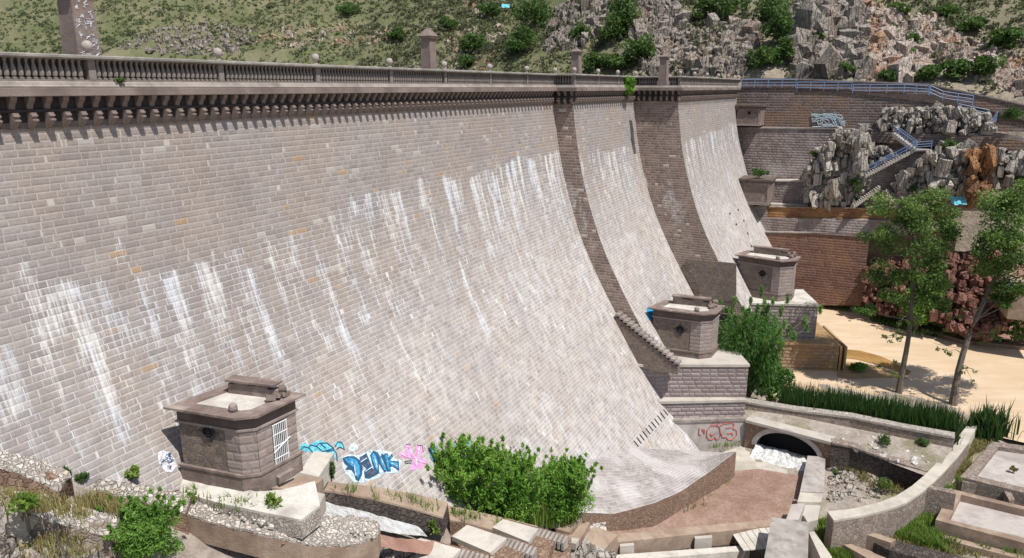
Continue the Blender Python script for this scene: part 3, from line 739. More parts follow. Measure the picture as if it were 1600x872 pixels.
# ------------------------------------------------------------------ hillside beyond the dam
def hill_z(X, Y):
    X = np.asarray(X, float); Y = np.asarray(Y, float)
    yb = np.interp(X, [-200, -60, -10, 20, 45, 75, 110, 170], [205, 190, 168, 152, 142, 131, 118, 100])
    k = np.interp(X, [-200, -40, 0, 25, 60, 90, 120, 200], [.46, .44, .44, .62, .66, .52, .5, .5])
    d = Y-yb
    z = np.where(d > 0, d*k, d*3.)
    z = z+(fbm(X*.045, Y*.045, 3, 4)-.47)*9*ss(-5, 25, d)+(fbm(X*.16, Y*.16, 9, 4)-.47)*4.2*ss(-5, 10, d)
    z = z+(fbm(X*.45, Y*.45, 14, 3)-.43)*1.3*ss(0, 10, d)
    return z-1.5
def on_hill(u, v):
    d = ray(u, v); t = np.arange(100, 420, .8); X_, Y_, Z_ = d[0]*t, d[1]*t, d[2]*t; h = hill_z(X_, Y_)
    i = np.nonzero((Z_ < h) & (Y_ > 105))[0]
    return np.array([X_[i[0]], Y_[i[0]], h[i[0]]]) if len(i) else None
xs = np.arange(-190, 260, 1.6); ys = np.arange(108, 420, 1.6)
X, Y = np.meshgrid(xs, ys, indexing='ij'); Z = hill_z(X, Y)
for (xa, sl) in ((None, 0),): pass
k = NT('hill_soil'); oc = k.coord()
xo = k.sep(oc)[0]
grn = k.ramp(k.noise(oc, .8, 8, .8), [(.2, (.06, .07, .03)), (.4, (.085, .115, .04)), (.56, (.14, .145, .07)), (.72, (.25, .215, .14))])
dry = k.ramp(k.noise(oc, .6, 6, .75), [(.25, (.19, .16, .12)), (.5, (.34, .28, .22)), (.75, (.46, .39, .32))])
ru = k.attr('rocky')
grn = k.mix(k.rng(k.noise(oc, .11, 5, .7), .45, .62, 0, .7), grn, (.22, .195, .12)); c = k.mix(ru, grn, dry); c = k.mix(k.rng(k.noise(oc, 2.2, 5, .75), .5, .66, 0, .6), c, (.07, .085, .035))
k.bump(k.noise(oc, 1.2, 6, .75), .5); M['hill'] = k.col(c)
rocky = np.clip(ss(10, 45, X)*.75+.5*(fbm(X*.05, Y*.05, 77)-.5)+.15, 0, 1)
_yb = np.interp(X, [-200, -60, -10, 20, 45, 75, 110, 170], [205, 190, 168, 152, 142, 131, 118, 100]); rocky = rocky*(1-.65*ss(12, 26, Y-_yb))
hill = grid('hillside', M['hill'], np.stack([X, Y, Z], -1), None, None, {'rocky': rocky}, flip=False); hill['kind'] = 'structure'

# scrub: one mass over the slope
def scrub():
    r = np.random.RandomState(3); Vs = []; A = []; A2 = []
    n = 0
    for _ in range(130000):
        x = r.uniform(-165, 160); y = r.uniform(112, 300)
        yb = np.interp(x, [-200, -60, -10, 20, 45, 75, 110, 170], [205, 190, 168, 152, 142, 131, 118, 100])
        if y < yb or y-yb > 90 : continue
        if abs(x/y) > .78: continue
        rk = ss(10, 45, x)
        if r.uniform() > .95-.55*rk+.6*ss(7, 18, y-yb)*rk: continue
        if vnoise(x*.07, y*.07, 91) < .22+.15*rk*(1-ss(7, 18, y-yb)): continue
        lf = float(ss(-15, -60, x))
        z = hill_z(x, y); h = (1-.45*lf)*r.uniform(.35, 1.15)*(1+1.1*(r.uniform() < .14)); 
        m = int(14+10*h); V = leaf_arrays((x, y, z+h*.4), (h*.95, h*.95, h*.6), m, .62*h**.5, .42*h**.5, r, 0, .3, .5)
        Vs.append(V); t = np.clip(vnoise(x*.12, y*.12, 95)*.9+r.normal()*.2+.5*lf, 0, 1)
        A.append(np.clip(t+r.normal(size=m)*.12, 0, 1)); n += 1
        if n > 11500: break
    V = np.vstack(Vs); F = np.arange(len(V)*4).reshape(-1, 4)
    o = fastmesh('hill_scrub', V.reshape(-1, 3), F, M['leaf_scrub'], {'lv': np.concatenate(A)}, (10, 170, 0)); tag(o, kind='stuff')
scrub()

def outcrop(name, px, n, size, mat, label, group, seed, tall=1.5, push=-.4, tone=None):
    """fractured rock standing out of the slope inside a photograph-plane polygon"""
    r = np.random.RandomState(seed); it = []; us = [p[0] for p in px]; vs = [p[1] for p in px]
    tries = 0
    while len(it) < n and tries < n*20:
        tries += 1
        u = r.uniform(min(us), max(us)); v = r.uniform(min(vs), max(vs)); ins = False; j = len(px)-1
        for i in range(len(px)):
            if (px[i][1] > v) != (px[j][1] > v) and u < (px[j][0]-px[i][0])*(v-px[i][1])/(px[j][1]-px[i][1])+px[i][0]: ins = not ins
            j = i
        if not ins: continue
        p = on_hill(u, v)
        if p is None: continue
        q = size*np.exp(r.normal()*.42); tn = np.clip(fbm(u*.02, v*.02, seed)*1.3-.1+r.normal()*.15, 0, 1)
        it.append((p[0], p[1]+push*q*.5, p[2]-.1*q, q*r.uniform(.6, 1.1), q*r.uniform(.6, 1.1), q*tall*r.uniform(.6, 1.3), tn))
    if len(it) < 3: return None
    return tag(rockmesh(name, it, mat, None, None, seed, 'mix' if seed < 4 else 'block', .34), label, 'rock', group, 'stuff' if seed in (1, 2, 3) else None)
RG = 'rock faces on the slope beyond the dam'
outcrop('rock_outcrop', [(180, 78), (215, 55), (330, 30), (400, 50), (395, 80), (300, 88)], 564, 0.41, M['cliff'], 'low rocky band left on the green slope, above the long balustrade', RG, 1, 1.2)
outcrop('rock_outcrop', [(400, 68), (420, 45), (560, 38), (640, 48), (600, 70), (450, 74)], 347, 0.33, M['cliff_pink'], 'pinkish rock band on the slope left of the capped pillar', RG, 2, 1.2)
outcrop('rock_outcrop', [(690, 112), (700, 60), (720, 0), (790, 0), (790, 60), (770, 110)], 303, 0.33, M['cliff_pink'], 'loose pale scree running down the slope right of the capped pillar', RG, 3, 1.)
outcrop('rock_outcrop', [(850, 82), (862, 30), (880, 8), (960, 0), (960, 70), (925, 60), (900, 85), (870, 78)], 475, 0.51, M['cliff'], 'pale upright crag among shrubs above the first step of the crest', RG, 4, 2.0)
outcrop('rock_outcrop', [(1010, 0), (1060, 0), (1060, 30), (1080, 50), (1160, 45), (1185, 60), (1160, 118), (1000, 116), (1015, 80), (1035, 40)], 1303, 0.52, M['cliff'], 'grey cracked cliff directly behind the far end of the crest', RG, 5, 1.9)
outcrop('rock_outcrop', [(940, 0), (1040, 0), (1030, 50), (1020, 75), (985, 60), (960, 25)], 303, 0.57, M['cliff'], 'dark crag at the top of the picture above the leafy gully', RG, 6, 2.1)
outcrop('rock_outcrop', [(1232, 20), (1290, 0), (1345, 8), (1350, 60), (1350, 122), (1235, 122), (1240, 70)], 866, 0.65, M['cliff'], 'tall grey and cream crag with black clefts above the blue railing', RG, 7, 2.1)
outcrop('rock_outcrop', [(1345, 5), (1400, 28), (1450, 30), (1490, 55), (1450, 90), (1440, 130), (1345, 122)], 1303, 0.47, M['cliff_pink'], 'pink and cream broken rock face above the railing', RG, 8, 1.6)
outcrop('rock_outcrop', [(1470, 50), (1530, 70), (1600, 100), (1640, 120), (1640, 165), (1560, 140), (1470, 100)], 736, 0.45, M['cliff_pink'], 'pale rock apron sloping down at the right edge of the picture', RG, 9, 1.2)

def shrub(name, base, size, mat, label, cat, group=None, n=500, seed=1, L=.45, Wd=.22, stems=5, droop=0., clumps=9, shell=.35, barkm='bark', tones=(.15, .85), squash=1., shoots=0):
    """a bush: stems from the root, leaf clumps round their tips"""
    r = np.random.RandomState(seed); base = np.array(base, float); wx, wy, h = size
    root = empty(name, base, label, cat, group); m = MB(); cl = []
    for i in range(clumps):
        a = r.uniform(0, 6.28); q = r.uniform(0, 1)**.6; zz = r.uniform(.28, .82)
        rad = .30+.14*r.uniform(); c = base+[math.cos(a)*q*wx*.5*(1-rad*.8), math.sin(a)*q*wy*.5*(1-rad*.8), h*zz*(1-.28*q*q)]
        rr = np.array([wx*rad*.62, wy*rad*.62, h*rad*.55*squash]); cl.append((c, rr, n/clumps, r.uniform(*tones)))
        if i < stems: m.tube([base-[0, 0, .1], base+(c-base)*[.35, .35, .5], c], [h*.022, h*.015, h*.006], 5)
    for i in range(shoots):             # leafy shoots that stand out of the outline
        a = r.uniform(0, 6.28); q = r.uniform(.1, 1.)**.5; b_ = base+[math.cos(a)*q*wx*.46, math.sin(a)*q*wy*.46, h*(.55+.25*(1-q*q))]; hh = h*r.uniform(.12, .3); dx = r.normal(size=2)*.12*h+np.array([math.cos(a), math.sin(a)])*.1*h*q
        e_ = b_+[dx[0], dx[1], hh]; m.tube([base-[0, 0, .05], base+(b_-base)*[.5, .5, .6], b_, e_], [h*.01, h*.008, h*.006, h*.002], 4)
        for t in (.25, .6, .95): cl.append((b_+(e_-b_)*t, np.array([.035*wx, .035*wy, hh*.26])*(1.3-t*.7), n*.0035, r.uniform(.4, 1)))
    m.build('stem', M[barkm], root); leaves('foliage', cl, mat, root, None if False else base, seed, L, Wd, droop, .25, shell)
    return root
hb = [(832, 30, 9, 7), (815, 72, 8, 6), (745, 70, 7, 4), (978, 40, 8, 9), (955, 62, 8, 7), (1000, 88, 8, 7), (965, 100, 7, 4), (930, 100, 6, 4), (1135, 18, 9, 8), (1098, 22, 6, 5),
      (1203, 30, 6, 7), (1215, 60, 7, 8), (1190, 105, 8, 5), (1225, 85, 5, 5), (1450, 118, 6, 4), (1493, 125, 7, 5), (1540, 128, 7, 6), (1570, 60, 6, 4), (1562, 72, 5, 4), (1385, 122, 5, 2.5),
      (760, 20, 6, 4), (700, 35, 5, 3), (620, 50, 5, 3), (545, 15, 6, 3), (1320, 110, 4, 3), (1275, 60, 3.5, 3), (1425, 62, 4, 3), (1412, 80, 4, 3), (1480, 20, 7, 3.5), (1520, 40, 7, 3.5), (1400, 15, 6, 3), (730, 95, 5, 3), (905, 55, 5, 4)]
HL = {0: 'bright shrub at the foot of the pale crag, highest left of it', 3: 'tallest green tree in the gully between two crags', 8: 'broad round shrub on top of the grey cracked cliff', 10: 'upper shrub in the green strip between the grey cliff and the tall crag'}
pos_word = lambda u: 'far left' if u < 650 else ('above the long balustrade' if u < 870 else ('above the middle of the crest' if u < 1000 else ('above the far end of the crest' if u < 1170 else ('above the left end of the blue railing' if u < 1300 else ('above the blue railing' if u < 1440 else 'near the right edge')))))
for i, (u, v, wd, h) in enumerate(hb):
    p = on_hill(u, min(v+12, 128))
    if p is None: continue
    sc_ = p[1]/150.
    desc = HL.get(i) or ('%s green bush %s, %s' % ('tall' if h > 6 else ('low' if h < 3.6 else 'rounded'), pos_word(u),
        'close over the wall' if v > 95 else ('halfway up the slope' if v > 48 else 'near the picture top')))
    shrub('hill_shrub', p-[0, 0, .3], (wd*sc_*.9, wd*sc_*.9, h*sc_), M['leaf_hill'], desc, 'shrub', 'shrubs on the slope beyond the dam', int(150*wd), 100+i, .75, .5, 4, 0, 11)
# ------------------------------------------------------------------ right bank: terraced walls square to the dam
def tier(S, pts_top, v_bot, mat, label, cope=None, name='terrace_wall', thick=3., cut=None, cope_h=.22):
    """wall in plane s = S; pts_top = [(u, v)...] its top edge; v_bot number or list"""
    vb = v_bot if hasattr(v_bot, '__len__') else [v_bot]*len(pts_top)
    tp = [W(u, v, S) for u, v in pts_top]; bt = [W(u, b, S) for (u, v), b in zip(pts_top, vb)]
    line = [(0.5*(a[0]+b[0]), .5*(a[1]+b[1])) for a, b in zip(tp, bt)]
    return wall(name, mat, [np.array(q) for q in line], thick, [b[2] for b in bt], [a[2] for a in tp], label, 'wall', 'terraced stone walls on the far bank', cope=cope, cope_h=cope_h, cope_out=.12)
tier(118.4, [(1158, 124), (1250, 125), (1350, 129), (1450, 133), (1530, 150), (1640, 174)], [142, 142, 148, 152, 175, 205], M['abut_dark'], 'brown parapet wall behind the blue railing', M['ledge_stone'], thick=.8)
tier(115.6, [(1150, 138), (1243, 138), (1244, 142), (1330, 142.5), (1331, 146), (1412, 146.5), (1413, 148), (1452, 149), (1478, 160), (1530, 170), (1560, 186), (1640, 200)], 206, M['abut_dark'], 'dark brown wall carrying the blue railing, rust band and pale scribble', M['dark_stone'], thick=2.8, cope_h=.12)
tier(113.4, [(1150, 201), (1300, 202), (1360, 205), (1440, 207.5), (1560, 212), (1640, 226)], [285, 285, 285, 290, 300, 310], M['abut_pale'], 'grey brown wall below the walkway ledge, behind the big crag', M['ledge_stone'])
tier(112.2, [(1360, 205), (1440, 209), (1560, 214), (1640, 229)], [222, 229, 233, 243], M['abut_dark'], 'dark strip of wall just under the long ledge at right', None, thick=1., name='terrace_wall')
tier(111., [(1188, 284), (1240, 284), (1300, 286)], 322, M['abut_pale'], 'short pale wall between small shed roof and crag', M['pale_ledge'])
tier(109.4, [(1186, 318), (1200, 319), (1262, 320)], 326, M['pale_ledge'], 'low pale step at the foot of the short wall', None, thick=2.)
tier(108.4, [(1196, 324), (1345, 326), (1420, 326), (1490, 330)], 346, M['abut_orange'], 'orange stained wall band', M['brown_kerb'], cope_h=.12)
tier(107.6, [(1160, 322), (1197, 322), (1198, 341), (1345, 343), (1420, 344)], [368]*5, M['abut_pale'], 'pale grey wall band under the orange band', None)
tier(106.6, [(1172, 363), (1236, 364), (1340, 366), (1352, 372)], [478]*4, M['abut_red'], 'tall red brown wall with rust streaks beside the sand', M['ledge_stone'], cope_h=.15)
tier(108.6, [(1352, 372), (1440, 366), (1490, 360)], [470, 470, 440], M['abut_red'], 'red brown wall partly hidden behind the tall trees', None)
tier(110.2, [(1345, 255), (1430, 236), (1500, 232), (1540, 238)], [330]*4, M['abut_pale'], 'rough wall behind the blue stair', None, thick=2.)

# small stone sheds standing against the far face
def shed(u0, v0, u1, v1, S, label, win=None):
    a = W(u0, v1, S); b = W(u1, v1, S); zt = W((u0+u1)/2, v0, S)[2]; zb = a[2]
    d = (b-a)[:2]; ln = np.linalg.norm(d); d /= ln; bk = np.array([-d[1], d[0]]); 
    r = empty('stone_shed', ((a+b)/2)[:2].tolist()+[zb], label, 'shed', 'stone sheds high on the far face')
    P = lambda t, q: a[:2]+d*t+bk*q
    m = MB(); m.slab([P(0, 0), P(ln, 0), P(ln, 5), P(0, 5)], zb, zt-.3); m.build('wall', M['boothtrim'], r)
    m = MB(); m.slab([P(-.3, -.35), P(ln+.3, -.35), P(ln+.3, 5), P(-.3, 5)], zt-.297, zt); m.slab([P(-.1, -.15), P(ln+.1, -.15), P(ln+.1, 5), P(-.1, 5)], zt-.55, zt-.303); m.build('roof', M['dark_stone'], r)
    m = MB(); m.slab([P(-.1, -.12), P(ln+.1, -.12), P(ln+.1, 0), P(-.1, 0)], zb-.02, zb+.4); m.slab([P(ln-.35, -.06), P(ln-.0, -.06), P(ln-.0, -.0), P(ln-.35, -.0)], zb+.403, zt-.56); m.build('trim', M['quoin'], r)
    if win:
        m = MB(); t, z = win; m.slab([P(ln*t-.22, -.03), P(ln*t+.22, -.03), P(ln*t+.22, .0), P(ln*t-.22, .0)], zb+(zt-zb)*z-.25, zb+(zt-zb)*z+.25); m.build('window', M['black'], r)
shed(1150, 164, 1187, 196, 111.5, 'upper small stone shed with a dark window beside the dam top', (.52, .62))
shed(1154, 280, 1201, 318, 104.5, 'lower small stone shed where the far face meets the terraces')

# rocks of the right bank
def crag(name, px, n, S, size, mat, label, group, seed, tall=1.6, jit=4., kind='block', slope=0., tilt=.32, pushS=0.):
    r = np.random.RandomState(seed); it = []; us = [p[0] for p in px]; vs = [p[1] for p in px]; vm = max(vs); tries = 0
    n *= 2
    while len(it) < n and tries < 40*n:
        tries += 1
        u = r.uniform(min(us), max(us)); v = r.uniform(min(vs), max(vs)); ins = False; j = len(px)-1
        for i in range(len(px)):
            if (px[i][1] > v) != (px[j][1] > v) and u < (px[j][0]-px[i][0])*(v-px[i][1])/(px[j][1]-px[i][1])+px[i][0]: ins = not ins
            j = i
        if not ins: continue
        p = W(u, v, S-slope*(v-min(vs))/max(1, vm-min(vs))+r.normal()*(jit if n > 150 else 1.2)*.3); q = .95*size*np.exp(r.normal()*.4)
        tn = np.clip(fbm(u*.03, v*.03, seed)*1.4-.2+r.normal()*.15, 0, 1)
        it.append((*p, q*r.uniform(.6, 1.), q*r.uniform(.7, 1.1), q*tall*r.uniform(.6, 1.3), tn))
        p2 = p+np.array([*T2, 0])*1.3; it.append((*p2, size*1.25, size*1.25, size*1.35, tn)); tries += 0
    return tag(rockmesh(name, it, mat, None, None, seed, kind, tilt), label, 'rock', group, 'stuff' if seed == 33 else None)
RB = 'crags built into the right bank terraces'
crag('crag', [(1262, 318), (1258, 265), (1285, 245), (1300, 212), (1330, 208), (1362, 225), (1350, 250), (1352, 290), (1338, 322)], 529, 110, 0.45, M['rock_grey'], 'big grey crag with a dark left side below the ledge', RB, 21, 1.8)
crag('crag', [(1372, 200), (1380, 172), (1480, 170), (1545, 178), (1555, 205), (1480, 207)], 467, 114.2, 0.34, M['rock_grey'], 'row of pale boulders between the two walkway ledges', RB, 22, 1.3)
crag('crag', [(1430, 262), (1470, 228), (1510, 232), (1515, 300), (1480, 318), (1430, 310), (1395, 296), (1410, 270)], 467, 109, 0.45, M['rock_grey'], 'grey crag right of the blue stair above the trees', RB, 23, 1.6)
crag('crag', [(1512, 240), (1550, 234), (1552, 262), (1540, 312), (1512, 318)], 160, 108, 0.40, M['cliff_orange'], 'orange stained rock face between two grey crags', RB, 24, 2.0)
crag('crag', [(1548, 240), (1600, 242), (1640, 250), (1640, 292), (1545, 285)], 249, 109, 0.40, M['rock_grey'], 'dark and pale rocks at the right edge under the lower walkway', RB, 25, 1.4)
crag('crag', [(1335, 228), (1390, 232), (1400, 246), (1345, 258)], 172, 111, 0.29, M['rock_grey'], 'low rubble ledge above the blue stair', RB, 33, .9)
crag('crag', [(1480, 400), (1560, 398), (1570, 450), (1590, 500), (1545, 530), (1480, 512), (1440, 480), (1440, 430)], 936, 108, 0.36, M['rock_red'], 'heap of dark red boulders behind the right tree', RB, 27, .9, slope=9.)
crag('crag', [(1352, 420), (1440, 400), (1450, 500), (1380, 490), (1350, 470)], 374, 107, 0.33, M['rock_red'], 'shaded rubble behind the left tree', RB, 28, .9, slope=4.)
crag('crag', [(1380, 300), (1480, 300), (1490, 335), (1400, 330)], 249, 108.2, 0.33, M['cliff_pink'], 'pale rubble just above the left tree crown', RB, 29, .9)

# blue railings
def railing(name, pts, label, hgt=1.1, post=2.2, group='blue steel railings', rad=.045):
    pts = [np.array(p, float) for p in pts]; r = empty(name, pts[0], label, 'railing', group)
    m = MB()
    for q in (hgt, hgt*.66, hgt*.33): m.tube([p+[0, 0, q] for p in pts], rad, 5)
    m.build('rails', M['rail_blue'], r); n = 0
    for a, b in zip(pts[:-1], pts[1:]):
        L_ = np.linalg.norm(b-a); k = max(1, int(round(L_/post)))
        for i in range(k):
            c = a+(b-a)*i/k; m = MB(); m.tube([c, c+[0, 0, hgt+.05]], rad*1.25, 5); m.build('post', M['rail_blue'], r)
    c = pts[-1]; m = MB(); m.tube([c, c+[0, 0, hgt+.05]], rad*1.25, 5); m.build('post', M['rail_blue'], r)
    return r
SR = 115.5
railing('railing', [W(1158, 137.3, SR), W(1243, 137.4, SR)], 'level railing at the left end of the walkway, next to the dam', 1.35)
railing('railing', [W(1245, 141.5, SR), W(1330, 142, SR)], 'second railing panel run one step lower on the walkway', 1.35)
railing('railing', [W(1332, 145.5, SR), W(1412, 146, SR), W(1450, 148.6, SR)], 'third railing run before the walkway drops', 1.35)
railing('railing', [W(1452, 149, SR), W(1472, 158, SR), W(1519, 165, SR)], 'sloping railing where the walkway drops to the right', 1.45)
railing('railing', [W(1496, 176, 114.8), W(1544, 186, 114.8)], 'short railing above the row of pale boulders', 1.3)
railing('railing', [W(1546, 206, 113.2), W(1556, 190, 113.8)], 'steep short railing of the small stair at the right end of the ledge', 1.5)
# stairs
def stair(name, A, B, width, n, label, rail=True, mat='pale_ledge', side_=1, group='stairs on the right bank'):
    A = np.array(A, float); B = np.array(B, float); d = (B-A); h = d[:2]/np.linalg.norm(d[:2]); pr = np.array([-h[1], h[0]])*side_*width
    r = empty(name, A, label, 'stairs', group)
    for i in range(n):
        m = MB(); a = A+d*i/n; b = A+d*(i+1)/n
        zt = max(a[2], b[2]); zb = min(a[2], b[2])-.35
        m.slab([a[:2], b[:2], b[:2]+pr, a[:2]+pr], zb, zt); m.build('step', M[mat], r)
    if rail:
        m = MB()
        for q in (0, 1):
            for hh in (1.1, .6): m.tube([A+[*(pr*q), hh], B+[*(pr*q), hh]], .045, 5)
        m.build('handrail', M['rail_blue'], r)
        for q in (0, 1):
            for i in range(0, n+1, 4):
                c = A+d*i/n+[*(pr*q), 0]; m = MB(); m.tube([c, c+[0, 0, 1.15]], .05, 5); m.build('rail_post', M['rail_blue'], r)
    return r
stair('stair', W(1352, 274, 107.6), W(1432, 232, 108.6), 1.3, 20, 'blue railed stair climbing right past the big crag')
stair('stair', W(1430, 231, 109.6), W(1398, 207, 110.6), 1.2, 10, 'short upper blue railed flight reaching the ledge')
railing('railing', [W(1430, 234, 108.3), W(1455, 232, 108.3)], 'short level railing on the landing between the two stair flights', 1.1)
stair('stair', W(1334, 322, 106.8), W(1376, 292, 107.4), 2.2, 14, 'bare stone steps at the foot of the big crag above the left tree', False)
stair('stair', W(1552, 207, 112.6), W(1556, 188, 113.6), 1.6, 9, 'small steep stair with blue rails at the right end of the ledge', False)
m0 = MB(); a = W(1425, 233, 108.6); b = W(1457, 233, 108.6)
m0.slab([a[:2], b[:2], b[:2]+np.array([.4, 1.6]), a[:2]+np.array([.4, 1.6])], a[2]-.3, a[2]-.02)
tag(m0.build('landing', M['pale_ledge']), 'pale stone landing between the two blue stair flights', 'landing')
# graffiti on the upper wall
def scrawl(name, mat, spots_, S, rad, parent=None, seed=1, n=30, amp=(1., 1.)):
    r = np.random.RandomState(seed); m = MB()
    (ua, va, ub, vb) = spots_
    for i in range(n):
        u = r.uniform(ua, ub); v = r.uniform(va, vb); pts = []
        for j in range(6): pts.append(W(np.clip(u+r.normal()*4*amp[0], ua, ub), np.clip(v+r.normal()*2.5*amp[1], va, vb), S))
        m.tube(pts, rad, 4)
    return m.build(name, mat, parent)
# ------------------------------------------------------------------ ground of the gorge
CPT = [(0, 872, -15.9), (150, 872, -17.9), (300, 872, -20.2), (0, 800, -15.2), (150, 815, -17.0), (200, 780, -17.5), (300, 775, -18.3), (420, 790, -18.4), (400, 872, -21.0), (480, 872, -21.8), (600, 872, -24.2), (700, 872, -28.),
       (500, 795, -21.8), (540, 810, -23.1), (600, 822, -24.7), (660, 835, -26.2), (800, 850, -30.), (800, 800, -29), (870, 840, -32.2), (930, 805, -33.4), (900, 872, -33.4), (950, 845, -34.5), (1000, 872, -36.3), (1100, 872, -37.6), (1050, 806, -36.0), (1105, 776, -36.9), (1000, 826, -35.1), (1200, 760, -37.6), (1200, 820, -37.0), (1147, 748, -37.6),
       (1300, 740, -37.2), (1380, 780, -37.2), (1340, 820, -37.4), (1290, 850, -37.8), (1400, 850, -37.8), (1480, 872, -37.8), (1600, 872, -37.8), (1500, 790, -37.6), (1600, 760, -37.6), (1450, 800, -37.7), (1500, 720, -36.6), (1560, 690, -36.3), (1440, 700, -35.5), (1370, 680, -35.6), (1480, 690, -35.4), (1300, 672, -36.),
       (1250, 620, -36.1), (1400, 600, -36.05), (1590, 640, -36.1), (1300, 550, -35.6), (1450, 550, -35.6), (1590, 550, -35.6), (1290, 490, -34.9), (1400, 500, -34.9), (1500, 520, -34.9), (1590, 520, -34.9), (1700, 560, -35.5), (1700, 700, -36.3), (1750, 872, -37.8), (1200, 600, -36)]
_pts = [G(*q) for q in CPT]
for (u, v) in [(0, 700), (100, 730), (290, 745), (470, 718), (580, 742), (690, 762), (800, 775), (900, 775)]: _pts.append(dam(u, v)-[0, 0, .3])
for (x, y, z) in [(-30, 14, -16.5), (-12, 10, -21), (0, 14, -28), (12, 22, -35), (30, 25, -39), (60, 30, -38), (70, 130, -36), (30, 120, -38), (95, 110, -30), (100, 60, -36), (80, 125, -30), (10, 70, -39), (0, 60, -36), (-10, 45, -26), (-25, 30, -16), (25, 90, -37.5), (35, 105, -36.5), (20, 80, -38)]: _pts.append(np.array([x, y, z], float))
_pts = np.array(_pts)
_pc = _pts[:, :2].mean(0); _q = (_pts[:, :2]-_pc)/40.
def _tps(r2): return .5*r2*np.log(r2+1e-9)
_n = len(_q); _A = np.zeros((_n+3, _n+3)); _A[:_n, :_n] = _tps(((_q[:, None]-_q[None])**2).sum(-1))+np.eye(_n)*.004
_A[:_n, _n] = 1; _A[:_n, _n+1:] = _q; _A[_n, :_n] = 1; _A[_n+1:, :_n] = _q.T
_wt = np.linalg.solve(_A, np.r_[_pts[:, 2], 0, 0, 0])
def ground_z(x, y):
    x = np.asarray(x, float); y = np.asarray(y, float); sh = x.shape; q = (np.stack([x.ravel(), y.ravel()], 1)-_pc)/40.
    z = _wt[_n]+q@_wt[_n+1:]
    for i in range(_n): z = z+_wt[i]*_tps(((q-_q[i])**2).sum(1))
    return np.clip(z, -39.5, -12).reshape(sh)
k = NT('rocky_ground'); oc = k.coord(); n1 = k.noise(oc, .35, 6, .7); n2 = k.noise(oc, 2.5, 6, .75)
c = k.ramp(n1, [(.25, (.20, .155, .125)), (.45, (.34, .29, .25)), (.6, (.44, .385, .34)), (.8, (.30, .24, .18))])
c = k.mix(k.rng(n2, .48, .68, 0, .65), c, (.17, .135, .11)); c = k.mix(k.rng(k.noise(oc, .22, 4), .54, .64, 0, .6), c, (.17, .17, .07))
k.bump(k.math('ADD', n2, n1), .25); M['ground'] = k.col(c)
xs = np.arange(-60, 125, .8); ys = np.arange(4, 128, .8); X, Y = np.meshgrid(xs, ys, indexing='ij')
Z = ground_z(X, Y)+(fbm(X*.5, Y*.5, 5)-.47)*.5+(fbm(X*1.6, Y*1.6, 6)-.47)*.3-.12
g = grid('ground', M['ground'], np.stack([X, Y, Z], -1)); g['kind'] = 'structure'
# ground far out to the horizon
m = MB(); 
for x0, x1, y0, y1 in ((-2500, -60, -2500, 2500), (125, 2500, -2500, 2500), (-60, 125, -2500, 4), (-60, 125, 430, 2500)):
    m.poly([(x0, y0, -40), (x1, y0, -40), (x1, y1, -40), (x0, y1, -40)])
o = m.build('outer_ground', M['ground']); o['kind'] = 'structure'
# sand flat: a sheet over the ground
def sheet(name, mat, px, z, kind='structure', dz=.0, sub=18, label=None, cat=None, noise=.0):
    pts = [G(q[0], q[1], q[2] if len(q) > 2 else z) for q in px]; bm = bmesh.new(); vs = [bm.verts.new((p[0], p[1], 0)) for p in pts]; f = bm.faces.new(vs)
    bmesh.ops.triangulate(bm, faces=[f]); 
    for _ in range(4): bmesh.ops.subdivide_edges(bm, edges=[e for e in bm.edges if e.calc_length() > 2.5], cuts=1); bmesh.ops.triangulate(bm, faces=bm.faces[:])
    for v in bm.verts: v.co.z = float(z if not callable(dz) else dz(v.co.x, v.co.y))
    me = bpy.data.meshes.new(name); bm.normal_update()
    for f in bm.faces:
        if f.normal.z < 0: f.normal_flip()
    bm.to_mesh(me); bm.free(); me.materials.append(mat); boxuv(me, np.zeros(3))
    o = bpy.data.objects.new(name, me); link(o)
    if kind: o['kind'] = kind
    return tag(o, label, cat)
def sandz(x, y): return float(np.interp(y, [70, 84, 92, 108, 122], [-36.0, -35.95, -35.6, -34.85, -34.5]))
k = NT('sand_flat'); oc = k.coord(); mp = k.n('Mapping'); k.put(mp.inputs[0], oc); mp.inputs['Rotation'].default_value = (0, 0, R(-20)); mp.inputs['Scale'].default_value = (.12, .5, 1)
n1 = k.noise(mp.outputs[0], 1., 6, .65); n2 = k.noise(oc, 3., 5, .7)
c = k.ramp(n1, [(.3, (.46, .34, .22)), (.5, (.53, .405, .28)), (.68, (.59, .475, .35))])
c = k.mix(k.rng(k.noise(oc, .16, 4), .5, .62, 0, .5), c, (.49, .365, .235)); c = k.mix(k.rng(n2, .5, .8, 0, .3), c, (.40, .29, .18))
k.bump(n2, .06); M['sand'] = k.col(c)
sheet('sand_flat', M['sand'], [(1175, 662), (1232, 560), (1270, 466), (1370, 474), (1480, 512), (1600, 540), (1720, 570), (1750, 720), (1520, 668)], -35.6, dz=sandz)
sheet('stream', M['orange_water'], [(1310, 547), (1345, 550), (1375, 557), (1400, 567), (1424, 579), (1418, 584), (1395, 576), (1370, 569), (1340, 562), (1312, 559)], -35.5, dz=lambda x, y: sandz(x, y)+.05)
sheet('wet_margin', M['wet_sand'], [(1308, 566), (1345, 567), (1372, 573), (1412, 585), (1420, 590), (1380, 588), (1330, 590), (1308, 588)], -35.6, dz=lambda x, y: sandz(x, y)+.025)
# stone kerb on the far side of the sand
fk = [(1285, 474), (1345, 488), (1400, 504), (1455, 520), (1500, 532), (1545, 536), (1640, 545)]
ln = [np.array([*G(u, v, -34.8)[:2]]) for u, v in fk]
wall('sand_kerb', M['stonewall_brown'], ln, 1.2, [-36]*7, [sandz(*p)+.55 for p in ln], 'low stone kerb along the far side of the sand', 'kerb')
